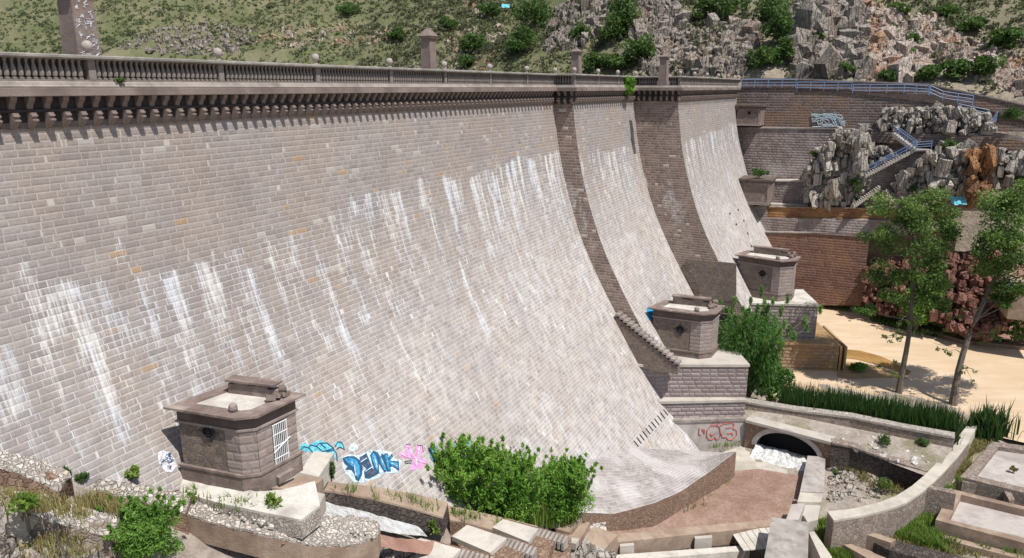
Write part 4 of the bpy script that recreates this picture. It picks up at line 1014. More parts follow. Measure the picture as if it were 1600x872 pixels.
# far rocky bank behind the sand
bk = [(1300, 455), (1345, 462), (1400, 470), (1480, 480), (1560, 500), (1660, 520)]
P_ = []
for u, v in bk:
    a = G(u, v+30, -34.9); r_ = []
    for t in np.linspace(0, 1, 14):
        q = a+np.array([T2[0]*9*t+.0, T2[1]*16*t, 9*t**1.2]); q[2] += (vnoise(q[0]*.5, q[1]*.5+t*4, 3)-.5)*1.2*min(1, 4*t); r_.append(q)
    P_.append(r_)
bank = grid('far_bank', M['redrock'], np.array(P_), smooth=False); bank['kind'] = 'structure'

# ------------------------------------------------------------------ valve houses
def poffset(poly, d):
    n = len(poly); out = []; P = [np.array(p[:2], float) for p in poly]; ar = sum(P[i][0]*P[(i+1) % n][1]-P[(i+1) % n][0]*P[i][1] for i in range(n)); sg = 1 if ar > 0 else -1
    for i in range(n):
        a, b, c = P[i-1], P[i], P[(i+1) % n]; e1 = (b-a)/np.linalg.norm(b-a); e2 = (c-b)/np.linalg.norm(c-b)
        n1 = sg*np.array([e1[1], -e1[0]]); n2 = sg*np.array([e2[1], -e2[0]]); q = n1+n2; q = q/(1+n1@n2)
        out.append(b+q*d)
    return out
def valve_house(fl, fc, ch, rb, back, zb, zt, label, sc=1., door=False, vent=(.45, .7), broken=0):
    """plan corners: front left (in the dam), front corner, chamfer end, right back; back = plan vector into the dam side"""
    fl, fc, ch, rb = (np.array(p[:2], float) for p in (fl, fc, ch, rb)); bl = fl+(rb-ch)+(ch-fc)*[.5, .5]
    ring = [fl, fc, ch, rb, bl]; r = empty('valve_house', [*((fl+rb)/2), zb], label, 'valve house', 'stone valve houses standing against the dam')
    f1 = (fc-fl)/np.linalg.norm(fc-fl); nf = np.array([f1[1], -f1[0]]); f3 = (rb-ch)/np.linalg.norm(rb-ch); n3 = np.array([f3[1], -f3[0]])
    H = zt-zb; m = MB(); m.slab(ring, zb, zt-.55*sc); m.build('wall', M['boothwall'], r)
    m = MB(); m.slab(poffset(ring, .10*sc), zb-.3, zb+.62*sc); m.slab(poffset(ring, .15*sc), zb+.623*sc, zb+.74*sc); m.build('plinth', M['boothtrim'], r)
    # quoins: front strip beside the corner, chamfer, right face
    m = MB(); q0 = fc-f1*.75*sc; e = .035*sc
    m.slab([q0+nf*e, fc+nf*e, fc-nf*.2, q0-nf*.2], zb+.745*sc, zt-.83*sc)
    cd_ = (ch-fc)/np.linalg.norm(ch-fc); nc = np.array([cd_[1], -cd_[0]]); m.slab([fc+nc*e, ch+nc*e, ch-nc*.2, fc-nc*.2], zb+.746*sc, zt-.831*sc)
    if not door: m.slab([ch+n3*e, rb+n3*e, rb-n3*.2, ch-n3*.2], zb+.747*sc, zt-.832*sc)
    else:
        L_ = np.linalg.norm(rb-ch); d0, d1 = .36*L_, .74*L_
        m.slab([ch+n3*e, ch+f3*d0+n3*e, ch+f3*d0-n3*.2, ch-n3*.2], zb+.747*sc, zt-.832*sc); m.slab([ch+f3*d1+n3*e, rb+n3*e, rb-n3*.2, ch+f3*d1-n3*.2], zb+.747*sc, zt-.832*sc)
        m.slab([ch+f3*d0+n3*e, ch+f3*d1+n3*e, ch+f3*d1-n3*.2, ch+f3*d0-n3*.2], zb+2.75, zt-.833*sc)
    m.build('quoins', M['quoin'], r)
    m = MB(); m.slab(poffset(ring, .09*sc), zt-.83*sc, zt-.72*sc); m.build('string_course', M['quoin'], r)
    m = MB(); m.slab(poffset(ring, .03*sc), zt-.717*sc, zt-.20*sc); m.slab(poffset(ring, .16*sc), zt-.197*sc, zt-.13*sc); m.build('frieze', M['dark_stone'], r)
    m = MB(); a, b = poffset(ring, .34*sc), poffset(ring, -.42*sc)
    for i in range(5):
        j = (i+1) % 5; m.prism([(*a[i], zt-.127*sc), (*a[j], zt-.127*sc), (*b[j], zt-.127*sc), (*b[i], zt-.127*sc)], [(*a[i], zt-.02*sc), (*a[j], zt-.02*sc), (*b[j], zt), (*b[i], zt)])
    m.build('cornice', M['boothtrim'], r)
    m = MB(); m.slab(poffset(ring, -.40*sc), zt-.5*sc, zt-.06*sc); m.build('roof', M['white_screed'], r)
    # remains of the parapet at the back, and the knob on the corner
    m = MB(); d = (rb-bl)/np.linalg.norm(rb-bl); L_ = np.linalg.norm(rb-bl); nb = np.array([d[1], -d[0]])
    ys_ = np.linspace(.12, .9, 9); rr = random.Random(broken)
    for i in range(8):
        p = bl+d*L_*ys_[i]+nb*.05; q = bl+d*L_*ys_[i+1]+nb*.05; h = (.42+.12*rr.random())*sc*(1 if i < 6 else .7)
        m.slab([p, q, q+nb*.45*sc, p+nb*.45*sc], zt-.04, zt+h)
    p = bl+d*L_*.10; q = bl+d*L_*.84; m.slab([p-nb*.06, q-nb*.06, q+nb*.62*sc, p+nb*.62*sc], zt+.56*sc, zt+.66*sc)
    m.build('parapet', M['boothtrim'], r)
    it = [(*(rb-f3*t*sc-n3*o_*sc), zt+.14*sc+h, .26*sc, .2*sc, .14*sc) for t, o_, h in ((.3, .25, 0), (.7, .3, .05), (.5, .6, 0), (.35, .3, .25*sc), (1.0, .4, 0))]
    rockmesh('fallen_coping', it, M['boothtrim'], r, None, 3+broken)
    kp = fc-f1*.42*sc-nf*.28*sc; m = MB(); m.lathe((*kp, zt-.02), [(.20*sc, 0), (.20*sc, .22*sc), (.16*sc, .33*sc), (.08*sc, .39*sc), (.02, .41*sc)], 12); m.build('knob', M['quoin'], r, smooth=True)
    # round vent with its bars
    c2 = fl+(fc-fl)*vent[0]; cz = zb+H*vent[1]; rv = .31*sc; m = MB(); pts = []
    for i in range(25):
        t = 2*math.pi*i/24; p = c2+nf*.05+f1*rv*math.cos(t); pts.append(np.array([*p, cz+rv*math.sin(t)]))
    m.tube(pts, .045*sc, 6); vr = m.build('vent', M['iron'], r)
    m = MB(); m.raw([[*(c2+nf*.012+f1*rv*math.cos(2*math.pi*i/24)), cz+rv*math.sin(2*math.pi*i/24)] for i in range(24)]+[[*(c2-nf*.02+f1*rv*math.cos(2*math.pi*i/24)), cz+rv*math.sin(2*math.pi*i/24)] for i in range(24)], [list(range(24))]+[[i, (i+1) % 24, 24+(i+1) % 24, 24+i] for i in range(24)]); m.build('vent_hole', M['black'], vr)
    m = MB()
    for i in range(4):
        t = math.pi*i/4; a_ = f1*rv*math.cos(t); h = rv*math.sin(t); m.tube([np.array([*(c2+nf*.04-a_), cz-h]), np.array([*(c2+nf*.04+a_), cz+h])], .022*sc, 4)
    pts = []
    for i in range(17):
        t = 2*math.pi*i/16; pts.append(np.array([*(c2+nf*.045+f1*rv*.5*math.cos(t)), cz+rv*.5*math.sin(t)]))
    m.tube(pts, .022*sc, 4); m.build('vent_bars', M['iron'], vr)
    for dx, dz, a_, b_ in ((0, 1.35, .05, .1), (0, -1.45, .06, .14), (1.4, 0, .12, .05), (-1.4, 0, .12, .05)):
        m = MB(); p = c2+nf*.02+f1*dx*rv; m.boxm(np.array([*p, cz+dz*rv]), np.array([*(f1*a_*sc), 0]), np.array([*(nf*.02), 0]), np.array([0, 0, b_*sc])); m.build('slot', M['dark_stone'], r)
    if door:
        L_ = np.linalg.norm(rb-ch); m = MB(); p, q = ch+f3*d0, ch+f3*d1
        m.slab([p+n3*.005, q+n3*.005, q-n3*.1, p-n3*.1], zb+.42, zb+2.75); dk = m.build('doorway', M['black'], r)
        m = MB(); mm = MB()
        for i in range(8):
            c_ = p+(q-p)*(i+.5)/8+n3*.07; (m).tube([np.array([*c_, zb+.45]), np.array([*c_, zb+2.72])], .022 if i not in (0, 7) else .035, 5)
        for z in (.5, 1.0, 1.62, 2.2, 2.7): m.tube([np.array([*(p+n3*.07), zb+z]), np.array([*(q+n3*.07), zb+z])], .026, 5)
        m.tube([np.array([*(p+n3*.1-f3*.02), zb+1.35]), np.array([*(q+n3*.1+f3*.1), zb+1.78])], .03, 5)
        m.build('grille', M['white_paint'], r)
        m = MB(); m.slab([p+n3*.3-f3*.05, q+n3*.3+f3*.05, q+f3*.05, p-f3*.05], zb-.2, zb+.16); m.build('doorstep', M['boothtrim'], r)
    return r
z1 = -17.75
valve_house(G(290, 746, z1), G(382, 764, z1), G(408.5, 760.5, z1), G(467.5, 727, z1), None, z1, zv(G(382, 764, z1), 648)+.0, 'nearest valve house, with a white barred door and rubble on its roof', 1., True, (.50, .70), 1)
z2 = -28.75; p = G(1091, 564, z2)
valve_house(G(1018, 553, z2), p, G(1109, 562, z2), G(1119, 551, z2), None, z2, zv(p, 489), 'middle valve house above a stepped stair, willow in front of its right end', 1.36, False, (.58, .60), 2)
p4 = G(1307, 582, -35.9); z4 = zv(p4, 538)
p3 = G(1273, 531, z4); z3 = zv(p3, 476)
p = G(1214, 471, z3)
valve_house(G(1150, 459, z3), p, G(1235, 469, z3), G(1239, 463, z3), None, z3, zv(p, 407), 'farthest valve house, standing on a rock faced plinth in front of the red brown wall', 1.3, False, (.60, .62), 5)
# plinths under it
def plinth(front, depth, zb, zt, mat, cope, label, gr='rock faced plinths below the far valve house'):
    a, b = (np.array(q[:2]) for q in front); d = (b-a)/np.linalg.norm(b-a); bk = np.array([-d[1], d[0]])*depth
    c = (a+b)/2; r = empty('stone_plinth', (*c, zb), label, 'plinth', gr); m = MB(); m.slab([a, b, b+bk, a+bk], zb, zt-.25); m.build('wall_body', mat, r)
    m = MB(); e = .1; n_ = -bk/depth*e; m.slab([a+n_, b+n_+d*e, b+bk+d*e, a+bk+n_*0], zt-.247, zt); m.build('coping', cope, r); return r
plinth((G(1150, 527, z4), G(1273, 531, z4)), 7.5, z4-.3, z3, M['rockface'], M['white_screed'], 'grey upper plinth directly under the farthest valve house')
pl = plinth((G(1165, 578, -35.9), p4), 9.5, -36.3, z4, M['rockface_orange'], M['wet_sand'], 'orange stained lower plinth beside the sand')
a = p4[:2]; dd = (G(1307, 582, -35.9)-G(1165, 578, -35.9))[:2]; dd /= np.linalg.norm(dd); bb = np.array([-dd[1], dd[0]])
m = MB()
for t0 in (.15, .75): m.slab([a+dd*(t0), a+dd*(t0+.28), a+dd*(t0+.28)+bb*9, a+dd*t0+bb*9], -36.2, z4-.35)
tag(m.build('spillway_sill', M['wet_sand']), 'narrow orange stained sill walls at the end of the lower plinth', 'sill')
m = MB(); q = G(1277, 531, z4)[:2]; f = (G(1282, 518, z4)-G(1277, 531, z4))[:2]; f /= np.linalg.norm(f); n_ = np.array([f[1], -f[0]])
aa = p3[:2]+bb*1.2; m.slab([aa+dd*.0-dd*.2, aa+dd*.03, aa+bb*1.6+dd*.03, aa+bb*1.6-dd*.2], z4+.02, z4+3.); tag(m.build('outlet_opening', M['black']), 'dark doorway in the end of the upper grey plinth', 'opening')

# ledges below the middle valve house
def ledge(a, b, zt, zb, depth, mat, cope, label, cope_h=.28):
    a, b = np.array(a[:2]), np.array(b[:2]); d = (b-a)/np.linalg.norm(b-a); bk = np.array([-d[1], d[0]])*depth
    r = empty('ledge_wall', (*((a+b)/2), zb), label, 'wall', 'stepped ledge walls below the middle valve house')
    m = MB(); m.slab([a, b, b+bk, a+bk], zb, zt-cope_h-.003); m.build('wall_body', mat, r)
    m = MB(); n_ = -bk/depth*.12; m.slab([a+n_-d*.1, b+n_+d*.1, b+bk, a+bk], zt-cope_h, zt); m.build('coping', cope, r)
LA = dam(996, 569); LB = dam(1029, 627); LC = dam(1050, 657)
ledge(LA-[.3, 0, 0], G(1170, 569, LA[2]), LA[2], LB[2]-.1, 7, M['rockface'], M['pale_ledge'], 'upper grey ledge wall with tree shadow, below the valve house')
ledge(LB-[.5, 0, 0], G(1165, 624, LB[2]), LB[2], LC[2]-.1, 7, M['rockface'], M['pale_ledge'], 'middle ledge wall of large rough blocks')
GA = LC; GB = G(1168, 653, LC[2])
ledge(GA-[.6, 0, 0], GB, GA[2]-.004, -38.4, 7, M['concrete'], M['ledge_stone'], 'smooth lower wall with a red spray painted tag')
# stepped stair beside the middle valve house
A = dam(962, 482)+[0, 0, .0]; A = W(966, 486, S1-.15); B = W(1063, 565, S1-.15)
r = empty('stepped_stair', B, 'stair of pale blocks climbing the rubble wall left of the middle valve house', 'stairs')
d = B-A; h2 = d[:2]/np.linalg.norm(d[:2]); bk = -np.array([-h2[1], h2[0]])*1.0; NST = 16
for i in range(NST):
    a = A+d*i/NST; b = A+d*(i+1.25)/NST; m = MB(); m.slab([a[:2]-bk*.12, b[:2]-bk*.12, b[:2]+bk, a[:2]+bk], a[2]-.30, a[2]-.06); m.build('step', M['ledge_stone'], r)
m = MB(); poly = [A-[0, 0, .36], B-[0, 0, .36], B*[1, 1, 0]+[0, 0, z2-.2], A*[1, 1, 0]+[0, 0, z2-.2]]
m.prism([p for p in poly], [p+[*(bk*.9), 0] for p in poly]); m.build('rubble_flank', M['boothwall'], r)
# rough masonry at the foot of the wide shaded face
m = MB(); a = W(1072, 404, S2-.35); b = W(1150, 412, S2-.35); c = W(1150, 470, S2-.35); d_ = W(1100, 470, S2-.35)
m.prism([a, b, c, d_], [p+np.array([*T2, 0])*.3 for p in (a, b, c, d_)]); tag(m.build('rubble_facing', M['boothwall'], dam_root))
# pale notch stones where the facing meets the houses
# ------------------------------------------------------------------ apron and floors at the toe
inn = [dam(u, v) for u, v in ((858, 735), (915, 722), (985, 700), (1030, 702), (1092, 704))]
ft = [G(u, v, z) for u, v, z in ((900, 832, -32.7), (958, 828, -34.2), (1022, 822, -35.4), (1062, 801, -36.2), (1105, 776, -36.9), (1147, 748, -37.6))]
tv = [801, 803, 786, 768, 738, 706]
otop = [np.array([p[0], p[1], zv(p, v)]) for p, v in zip(ft, tv)]
I_ = np.array([np.array([np.interp(t, np.linspace(0, 1, 5), [q[k] for q in inn]) for k in range(3)]) for t in np.linspace(0, 1, 40)])
Q_ = np.array([np.array([np.interp(t, np.linspace(0, 1, 6), [q[k] for q in otop]) for k in range(3)]) for t in np.linspace(0, 1, 40)])
tt = np.linspace(0, 1, 24); Pg = I_[:, None]*(1-tt)[None, :, None]+Q_[:, None]*tt[None, :, None]
Pg[:, :, 2] += (.08*(fbm(Pg[:, :, 0]*.9, Pg[:, :, 1]*.9, 4)-.5))+.12*np.sin(tt*math.pi)[None, :]*-1
apr = empty('apron', (Q_[20][0], Q_[20][1], -37.8), 'grey sloping stone apron fanning out from the foot of the dam', 'apron')
_L = np.concatenate([[0], np.cumsum(np.linalg.norm(np.diff(Q_, axis=0), axis=1))]); _U = np.repeat(_L[:, None], 24, 1); _V = np.linalg.norm(Pg-Pg[:, -1:], axis=2)
grid('paving', M['apron_paving'], Pg, apr, np.stack([_U, -_V], -1), smooth=False, flip=True)
m = MB()
for i in range(39):
    a, b = Q_[i], Q_[i+1]; o_ = np.array([-.45, .25, 0]); m.prism([(a[0], a[1], a[2]-3.4), (b[0], b[1], b[2]-3.4), (b[0]+o_[0], b[1]+o_[1], b[2]-3.4), (a[0]+o_[0], a[1]+o_[1], a[2]-3.4)], [a-[0, 0, .02], b-[0, 0, .02], b+o_-[0, 0, .3], a+o_-[0, 0, .3]])
m.build('retaining_wall', M['stonewall_brown'], apr)
k = NT('red_floor'); oc = k.coord(); n1 = k.noise(oc, .5, 6, .7); n2 = k.noise(oc, 3.2, 6, .75)
c = k.ramp(n1, [(.3, (.27, .17, .13)), (.5, (.35, .235, .185)), (.7, (.43, .315, .26))]); c = k.mix(k.rng(n2, .45, .7, 0, .6), c, (.22, .105, .07)); k.bump(k.math('ADD', n1, n2), .25); M['red_floor'] = k.col(c)
sheet('basin_floor', M['red_floor'], [(930, 836, -34.), (1015, 815, -35.2), (1055, 795, -36.1), (1100, 768, -36.9), (1145, 738, -37.6), (1185, 735, -37.6), (1262, 750, -37.5), (1250, 800, -37.3), (1225, 840, -37), (960, 848, -34.7)], -37.75, dz=lambda x, y: float(ground_z(np.array([x]), np.array([y]))[0])+.22+.12*(vnoise(x*.6, y*.6, 2)-.5))
sheet('basin_upper_floor', M['path_concrete'], [(1120, 712), (1165, 696), (1185, 697), (1262, 725), (1268, 752), (1185, 735), (1150, 740)], -37.7, dz=lambda x, y: -37.56)

# arch wall over the tunnel, retaining wall with reeds behind
zA = LC[2]; a0 = G(1166, 655, zA); a1 = G(1300, 690, zA); aw = empty('tunnel_wall', (*((a0+a1)/2)[:2], -37.8), 'stone wall with a low dark arched tunnel mouth spilling foam', 'wall')
d = (a1-a0)[:2]; La = np.linalg.norm(d); d /= La; bk = np.array([-d[1], d[0]])
def tpar(u, v):                          # wall coordinate of a pixel in the wall's own plane
    rr = ray(u, v); n_ = np.array([d[1], -d[0]]); t = (a0[:2]@n_)/(rr[:2]@n_); p = rr*t; return (p[:2]-a0[:2])@d, p[2]
tl, zl = tpar(1182, 688); tr, zr = tpar(1281, 712); tm, zm = tpar(1222, 676)
tc = (tl+tr)/2; hw = (tr-tl)/2; zs = -36.9; rise = max(1.2, zm-zs)
arch = [(tc-hw*math.cos(t), zs+rise*math.sin(t)) for t in np.linspace(0, math.pi, 21)]
P = lambda t, z, q=0: np.array([*(a0[:2]+d*t+bk*q), z])
m = MB(); La2 = La+.0
zt_ = zA-.3
for (t0, za), (t1, zb_) in zip(arch[:-1], arch[1:]): m.prism([P(t0, za), P(t1, zb_), P(t1, zb_, 1.2), P(t0, za, 1.2)], [P(t0, zt_), P(t1, zt_), P(t1, zt_, 1.2), P(t0, zt_, 1.2)])
m.prism([P(0, -38), P(tc-hw, -38), P(tc-hw, -38, 1.2), P(0, -38, 1.2)], [P(0, zt_), P(tc-hw, zt_), P(tc-hw, zt_, 1.2), P(0, zt_, 1.2)])
m.prism([P(tc+hw, -38), P(La2, -38), P(La2, -38, 1.2), P(tc+hw, -38, 1.2)], [P(tc+hw, zt_), P(La2, zt_), P(La2, zt_, 1.2), P(tc+hw, zt_, 1.2)]); m.build('wall_body', M['stonewall_brown'], aw)
m = MB()
for (t0, za), (t1, zb_) in zip(arch[:-1], arch[1:]):
    s0 = np.array([t0-tc, (za-zs)*1.6]); s1_ = np.array([t1-tc, (zb_-zs)*1.6]); s0 = s0/np.linalg.norm(s0)*.5; s1_ = s1_/np.linalg.norm(s1_)*.5
    m.prism([P(t0, za, -.08), P(t1, zb_, -.08), P(t1, zb_, .3), P(t0, za, .3)], [P(t0+s0[0], za+s0[1], -.08), P(t1+s1_[0], zb_+s1_[1], -.08), P(t1+s1_[0], zb_+s1_[1], .3), P(t0+s0[0], za+s0[1], .3)])
m.build('arch_ring', M['concrete'], aw)
m = MB(); m.prism([P(0, zt_+.003, -.2), P(La2, zt_+.003, -.2), P(La2, zt_+.003, 1.3), P(0, zt_+.003, 1.3)], [P(0, zA, -.2), P(La2, zA, -.2), P(La2, zA, 1.3), P(0, zA, 1.3)]); m.build('coping', M['pale_ledge'], aw)
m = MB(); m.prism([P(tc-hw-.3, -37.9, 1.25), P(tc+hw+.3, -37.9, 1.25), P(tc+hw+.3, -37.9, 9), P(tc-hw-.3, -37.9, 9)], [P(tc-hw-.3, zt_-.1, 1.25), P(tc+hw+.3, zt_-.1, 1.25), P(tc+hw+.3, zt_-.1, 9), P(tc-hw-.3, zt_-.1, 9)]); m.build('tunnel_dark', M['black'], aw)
# continuation of that wall, in dark stone
ln = [G(1300, 692, zA)[:2], G(1330, 699, zA-.2)[:2], G(1380, 718, zA-.5)[:2], G(1452, 742, zA-.8)[:2]]
wall('dark_wall', M['darkwall'], ln, .9, [-38]*4, [zA-.15, zA-.25, zA-.5, zA-.7], 'dark wall running right from the tunnel mouth', 'wall', cope=M['stonewall'], cope_h=.2)
# terrace between the two walls, and the long wall
zW = -33.2
tw = [G(1163, 629, zW), G(1240, 640, zW), G(1330, 652, zW), G(1410, 668, zW), G(1492, 684, zW)]
wall('long_wall', M['stonewall'], [p[:2] for p in tw], 1.0, [-37]*5, [zW-.05, zW-.2, zW-.15, zW-.2, zW-.1], 'long rough stone wall in front of the dark reeds', 'wall', cope=M['rubble_top'], cope_h=.22)
up = [np.array(p[:2]) for p in tw]; lo_ = [GB[:2]]+[G(u, v, zA-.4)[:2] for u, v in ((1290, 688), (1340, 702), (1390, 720), (1456, 744))]
Pt = []
for i in range(5):
    r_ = []
    for t in np.linspace(0, 1, 10): q = lo_[i]*(1-t)+up[i]*t; r_.append([q[0], q[1], zA-.25-.3*(i > 1)+.55*t+.25*(vnoise(q[0]*1.1, q[1]*1.1, 6)-.5)])
    Pt.append(r_)
te = grid('wall_terrace', M['ground'], np.array(Pt)); te['kind'] = 'structure'

# curved path on its wall
zP = -34.6
pl_ = [(1293, 799), (1330, 795), (1370, 786), (1400, 775), (1425, 759), (1445, 742), (1460, 727), (1480, 706), (1503, 683)]
pr_ = [(1303, 813), (1345, 806), (1385, 797), (1415, 786), (1442, 768), (1460, 752), (1474, 738), (1496, 714), (1516, 688)]
L_ = [G(u, v, zP) for u, v in pl_]; R_ = [G(u, v, zP) for u, v in pr_]
pw = empty('path_wall', (*L_[4][:2], -37.8), 'curving wall topped with a pale concrete path', 'wall')
m = MB(); m2 = MB()
for i in range(8):
    a, b, c, e = L_[i], L_[i+1], R_[i+1], R_[i]
    f = lambda p, z: (p[0], p[1], z)
    m.prism([f(a, -38.2), f(e, -38.2), f(c, -38.2), f(b, -38.2)], [f(a, zP-.2), f(e, zP-.2), f(c, zP-.2), f(b, zP-.2)])
    m2.prism([f(a, zP-.197), f(e, zP-.197), f(c, zP-.197), f(b, zP-.197)], [f(a, zP), f(e, zP), f(c, zP), f(b, zP)])
m.build('wall_body', M['stonewall'], pw); m2.build('path_top', M['path_concrete'], pw)
ex = [G(u, v, zP) for u, v in ((1497, 682), (1514, 662), (1528, 664), (1514, 688))]
m = MB(); m.slab([p[:2] for p in ex], -37, zP+.01); m.build('path_end', M['path_concrete'], pw)
m = MB(); m.slab([G(u, v, zP)[:2] for u, v in ((1437, 754), (1487, 764), (1494, 771), (1440, 760))], -38, zP-.05); tag(m.build('branch_wall', M['stonewall']), 'short pale wall linking the curved path to the tanks', 'wall')
# tanks
def tank(px_out, px_in, zt, zf, label, sh=None):
    o_ = [G(u, v, zt) for u, v in px_out]; i_ = [G(u, v, zt) for u, v in px_in]; n = len(o_); r = empty('tank', (*np.mean([p[:2] for p in o_], 0), -38), label, 'tank', 'old concrete tanks by the path')
    m = MB()
    for k_ in range(n):
        j = (k_+1) % n; m.prism([(*o_[k_][:2], -38.2), (*o_[j][:2], -38.2), (*i_[j][:2], -38.2), (*i_[k_][:2], -38.2)], [o_[k_], o_[j], i_[j], i_[k_]])
    m.build('tank_wall', M['brown_kerb'] if sh else M['stonewall'], r); m = MB(); m.slab([p[:2] for p in i_], -38.1, zf); m.build('tank_floor', M['concrete'], r)
tank([(1500, 745), (1552, 690), (1720, 712), (1720, 800)], [(1524, 743), (1560, 698), (1708, 718), (1706, 788)], -35.9, -36.35, 'upper concrete tank at the right edge, one dry tuft in it')
tank([(1462, 812), (1487, 764), (1599, 791), (1720, 815), (1720, 880)], [(1482, 812), (1502, 773), (1590, 794), (1706, 820), (1706, 865)], -36.3, -37.0, 'lower concrete tank with a pale water stain', True)
m = MB(); m.slab([G(u, v, -36.2)[:2] for u, v in ((1500, 745), (1572, 754), (1586, 781), (1577, 782), (1566, 762), (1504, 753))], -38, -36.2); tag(m.build('tank_partition', M['stonewall']), 'low stone partition between the two tanks round a grassy pit', 'wall')
m = MB(); m.slab([G(u, v, -36.9)[:2] for u, v in ((1480, 816), (1600, 846), (1720, 872), (1720, 880), (1600, 852), (1478, 822))], -38, -36.85); tag(m.build('tank_kerb', M['darkwall']), 'dark kerb along the near side of the lower tank', 'kerb')
# channel walls at bottom right
def barwall(px, zt, zb, mat, label, cat='wall', group=None, name='channel_wall'):
    m = MB(); m.slab([G(u, v, zt)[:2] for u, v in px], zb, zt); return tag(m.build(name, mat), label, cat, group)
barwall([(1302, 818), (1322, 818), (1400, 843), (1392, 848)], -36.6, -38.3, M['brown_kerb'], 'pale topped low wall above the dark channel at bottom right')
barwall([(1322, 826), (1332, 828), (1520, 874), (1470, 880), (1390, 860)], -37.1, -38.3, M['darkwall'], 'dark channel wall at bottom right under the pale low wall')
barwall([(1318, 851), (1330, 850), (1390, 874), (1376, 884)], -37.0, -38.3, M['brown_kerb'], 'short brown wall at the bottom edge beside bright grass')
barwall([(1350, 806), (1420, 800), (1470, 790), (1472, 796), (1420, 806), (1352, 811)], -37.2, -38.3, M['brown_kerb'], 'thin curved kerb below the curving path', 'kerb')
barwall([(1476, 836), (1600, 868), (1640, 880), (1636, 884), (1472, 842)], -37.3, -38.3, M['brown_kerb'], 'thin kerb below the lower tank near the bottom right corner', 'kerb')
# big buttress wall between the basin and the path
bw = empty('buttress_wall', G(1250, 780, -37.8), 'broad grey stepped wall separating the red basin from the rocky yard', 'wall')
def seg(px, zt, mat, nm='wall_segment'):
    m = MB(); m.slab([G(u, v, zt)[:2] for u, v in px], -38.3, zt); return m.build(nm, mat, bw)
seg([(1262, 712), (1290, 714), (1287, 770), (1250, 768)], -36.2, M['weathered_top']); seg([(1250, 769), (1287, 771), (1283, 785), (1246, 784)], -36.0, M['path_concrete']); seg([(1245, 785), (1283, 786), (1278, 812), (1262, 816), (1256, 806), (1238, 800)], -36.3, M['pale_ledge'])
seg([(1237, 788), (1258, 786), (1248, 812), (1228, 812)], -35.6, M['concrete']); seg([(1206, 808), (1264, 816), (1262, 884), (1192, 884)], -34.3, M['weathered_top'])
barwall([(1264, 832), (1272, 830), (1300, 870), (1300, 884), (1288, 884)], -36.2, -38.3, M['path_concrete'], 'narrow pale wall slanting down beside the grey wall at the bottom edge')
def slopewall(name, px, th, mat, label, cat='kerb'):
    p = [G(*q) for q in px]; m = MB(); m.prism([q-[0, 0, th] for q in p], p); return tag(m.build(name, mat), label, cat)
# trench kerb walls across the bottom
slopewall('basin_kerb', [(945, 836, -33.9), (1080, 823, -35.3), (1205, 812, -36.3), (1207, 822, -36.3), (1082, 835, -35.3), (950, 849, -33.9)], 2., M['brown_kerb'], 'long pale orange kerb closing the red basin')
slopewall('trench_kerb', [(960, 867, -34.7), (1168, 852, -36.8), (1172, 860, -36.8), (967, 877, -34.7)], 1.6, M['pale_slab'], 'white topped kerb on the near side of the trench')
m = MB(); m.poly([G(*q) for q in ((955, 840, -35.3), (1165, 828, -37.4), (1170, 858, -37.4), (960, 872, -35.4))]); tag(m.build('trench_floor', M['darkwall']), kind='structure')
pk = empty('plank_cover', G(1175, 840, -36.3), 'white boards laid across the trench beside the grey wall', 'boards')
for i in range(6):
    a = 1141+i*11; m = MB(); zq = -36.2; m.slab([G(a, 829-i*.9, zq)[:2], G(a+10, 828-i*.9, zq)[:2], G(a+31, 859-i*1, zq)[:2], G(a+21, 860-i, zq)[:2]], zq-.08, zq); m.build('board', M['pale_slab'], pk)
for i, (px, lb) in enumerate((([(1085, 838), (1112, 836), (1113, 840), (1086, 842)], 'long'), ([(968, 850), (990, 848), (991, 852), (969, 854)], 'short'))):
    m = MB(); m.slab([G(u, v, -35.5 if i == 0 else -34.3)[:2] for u, v in px], -36.6 if i == 0 else -35.2, -35.5 if i == 0 else -34.3); tag(m.build('block', M['pale_ledge']), '%s' % ('stone block jutting from the kerb left of the white boards' if i == 0 else 'stone block at the left end of the trench'), 'block', 'stone blocks by the trench')
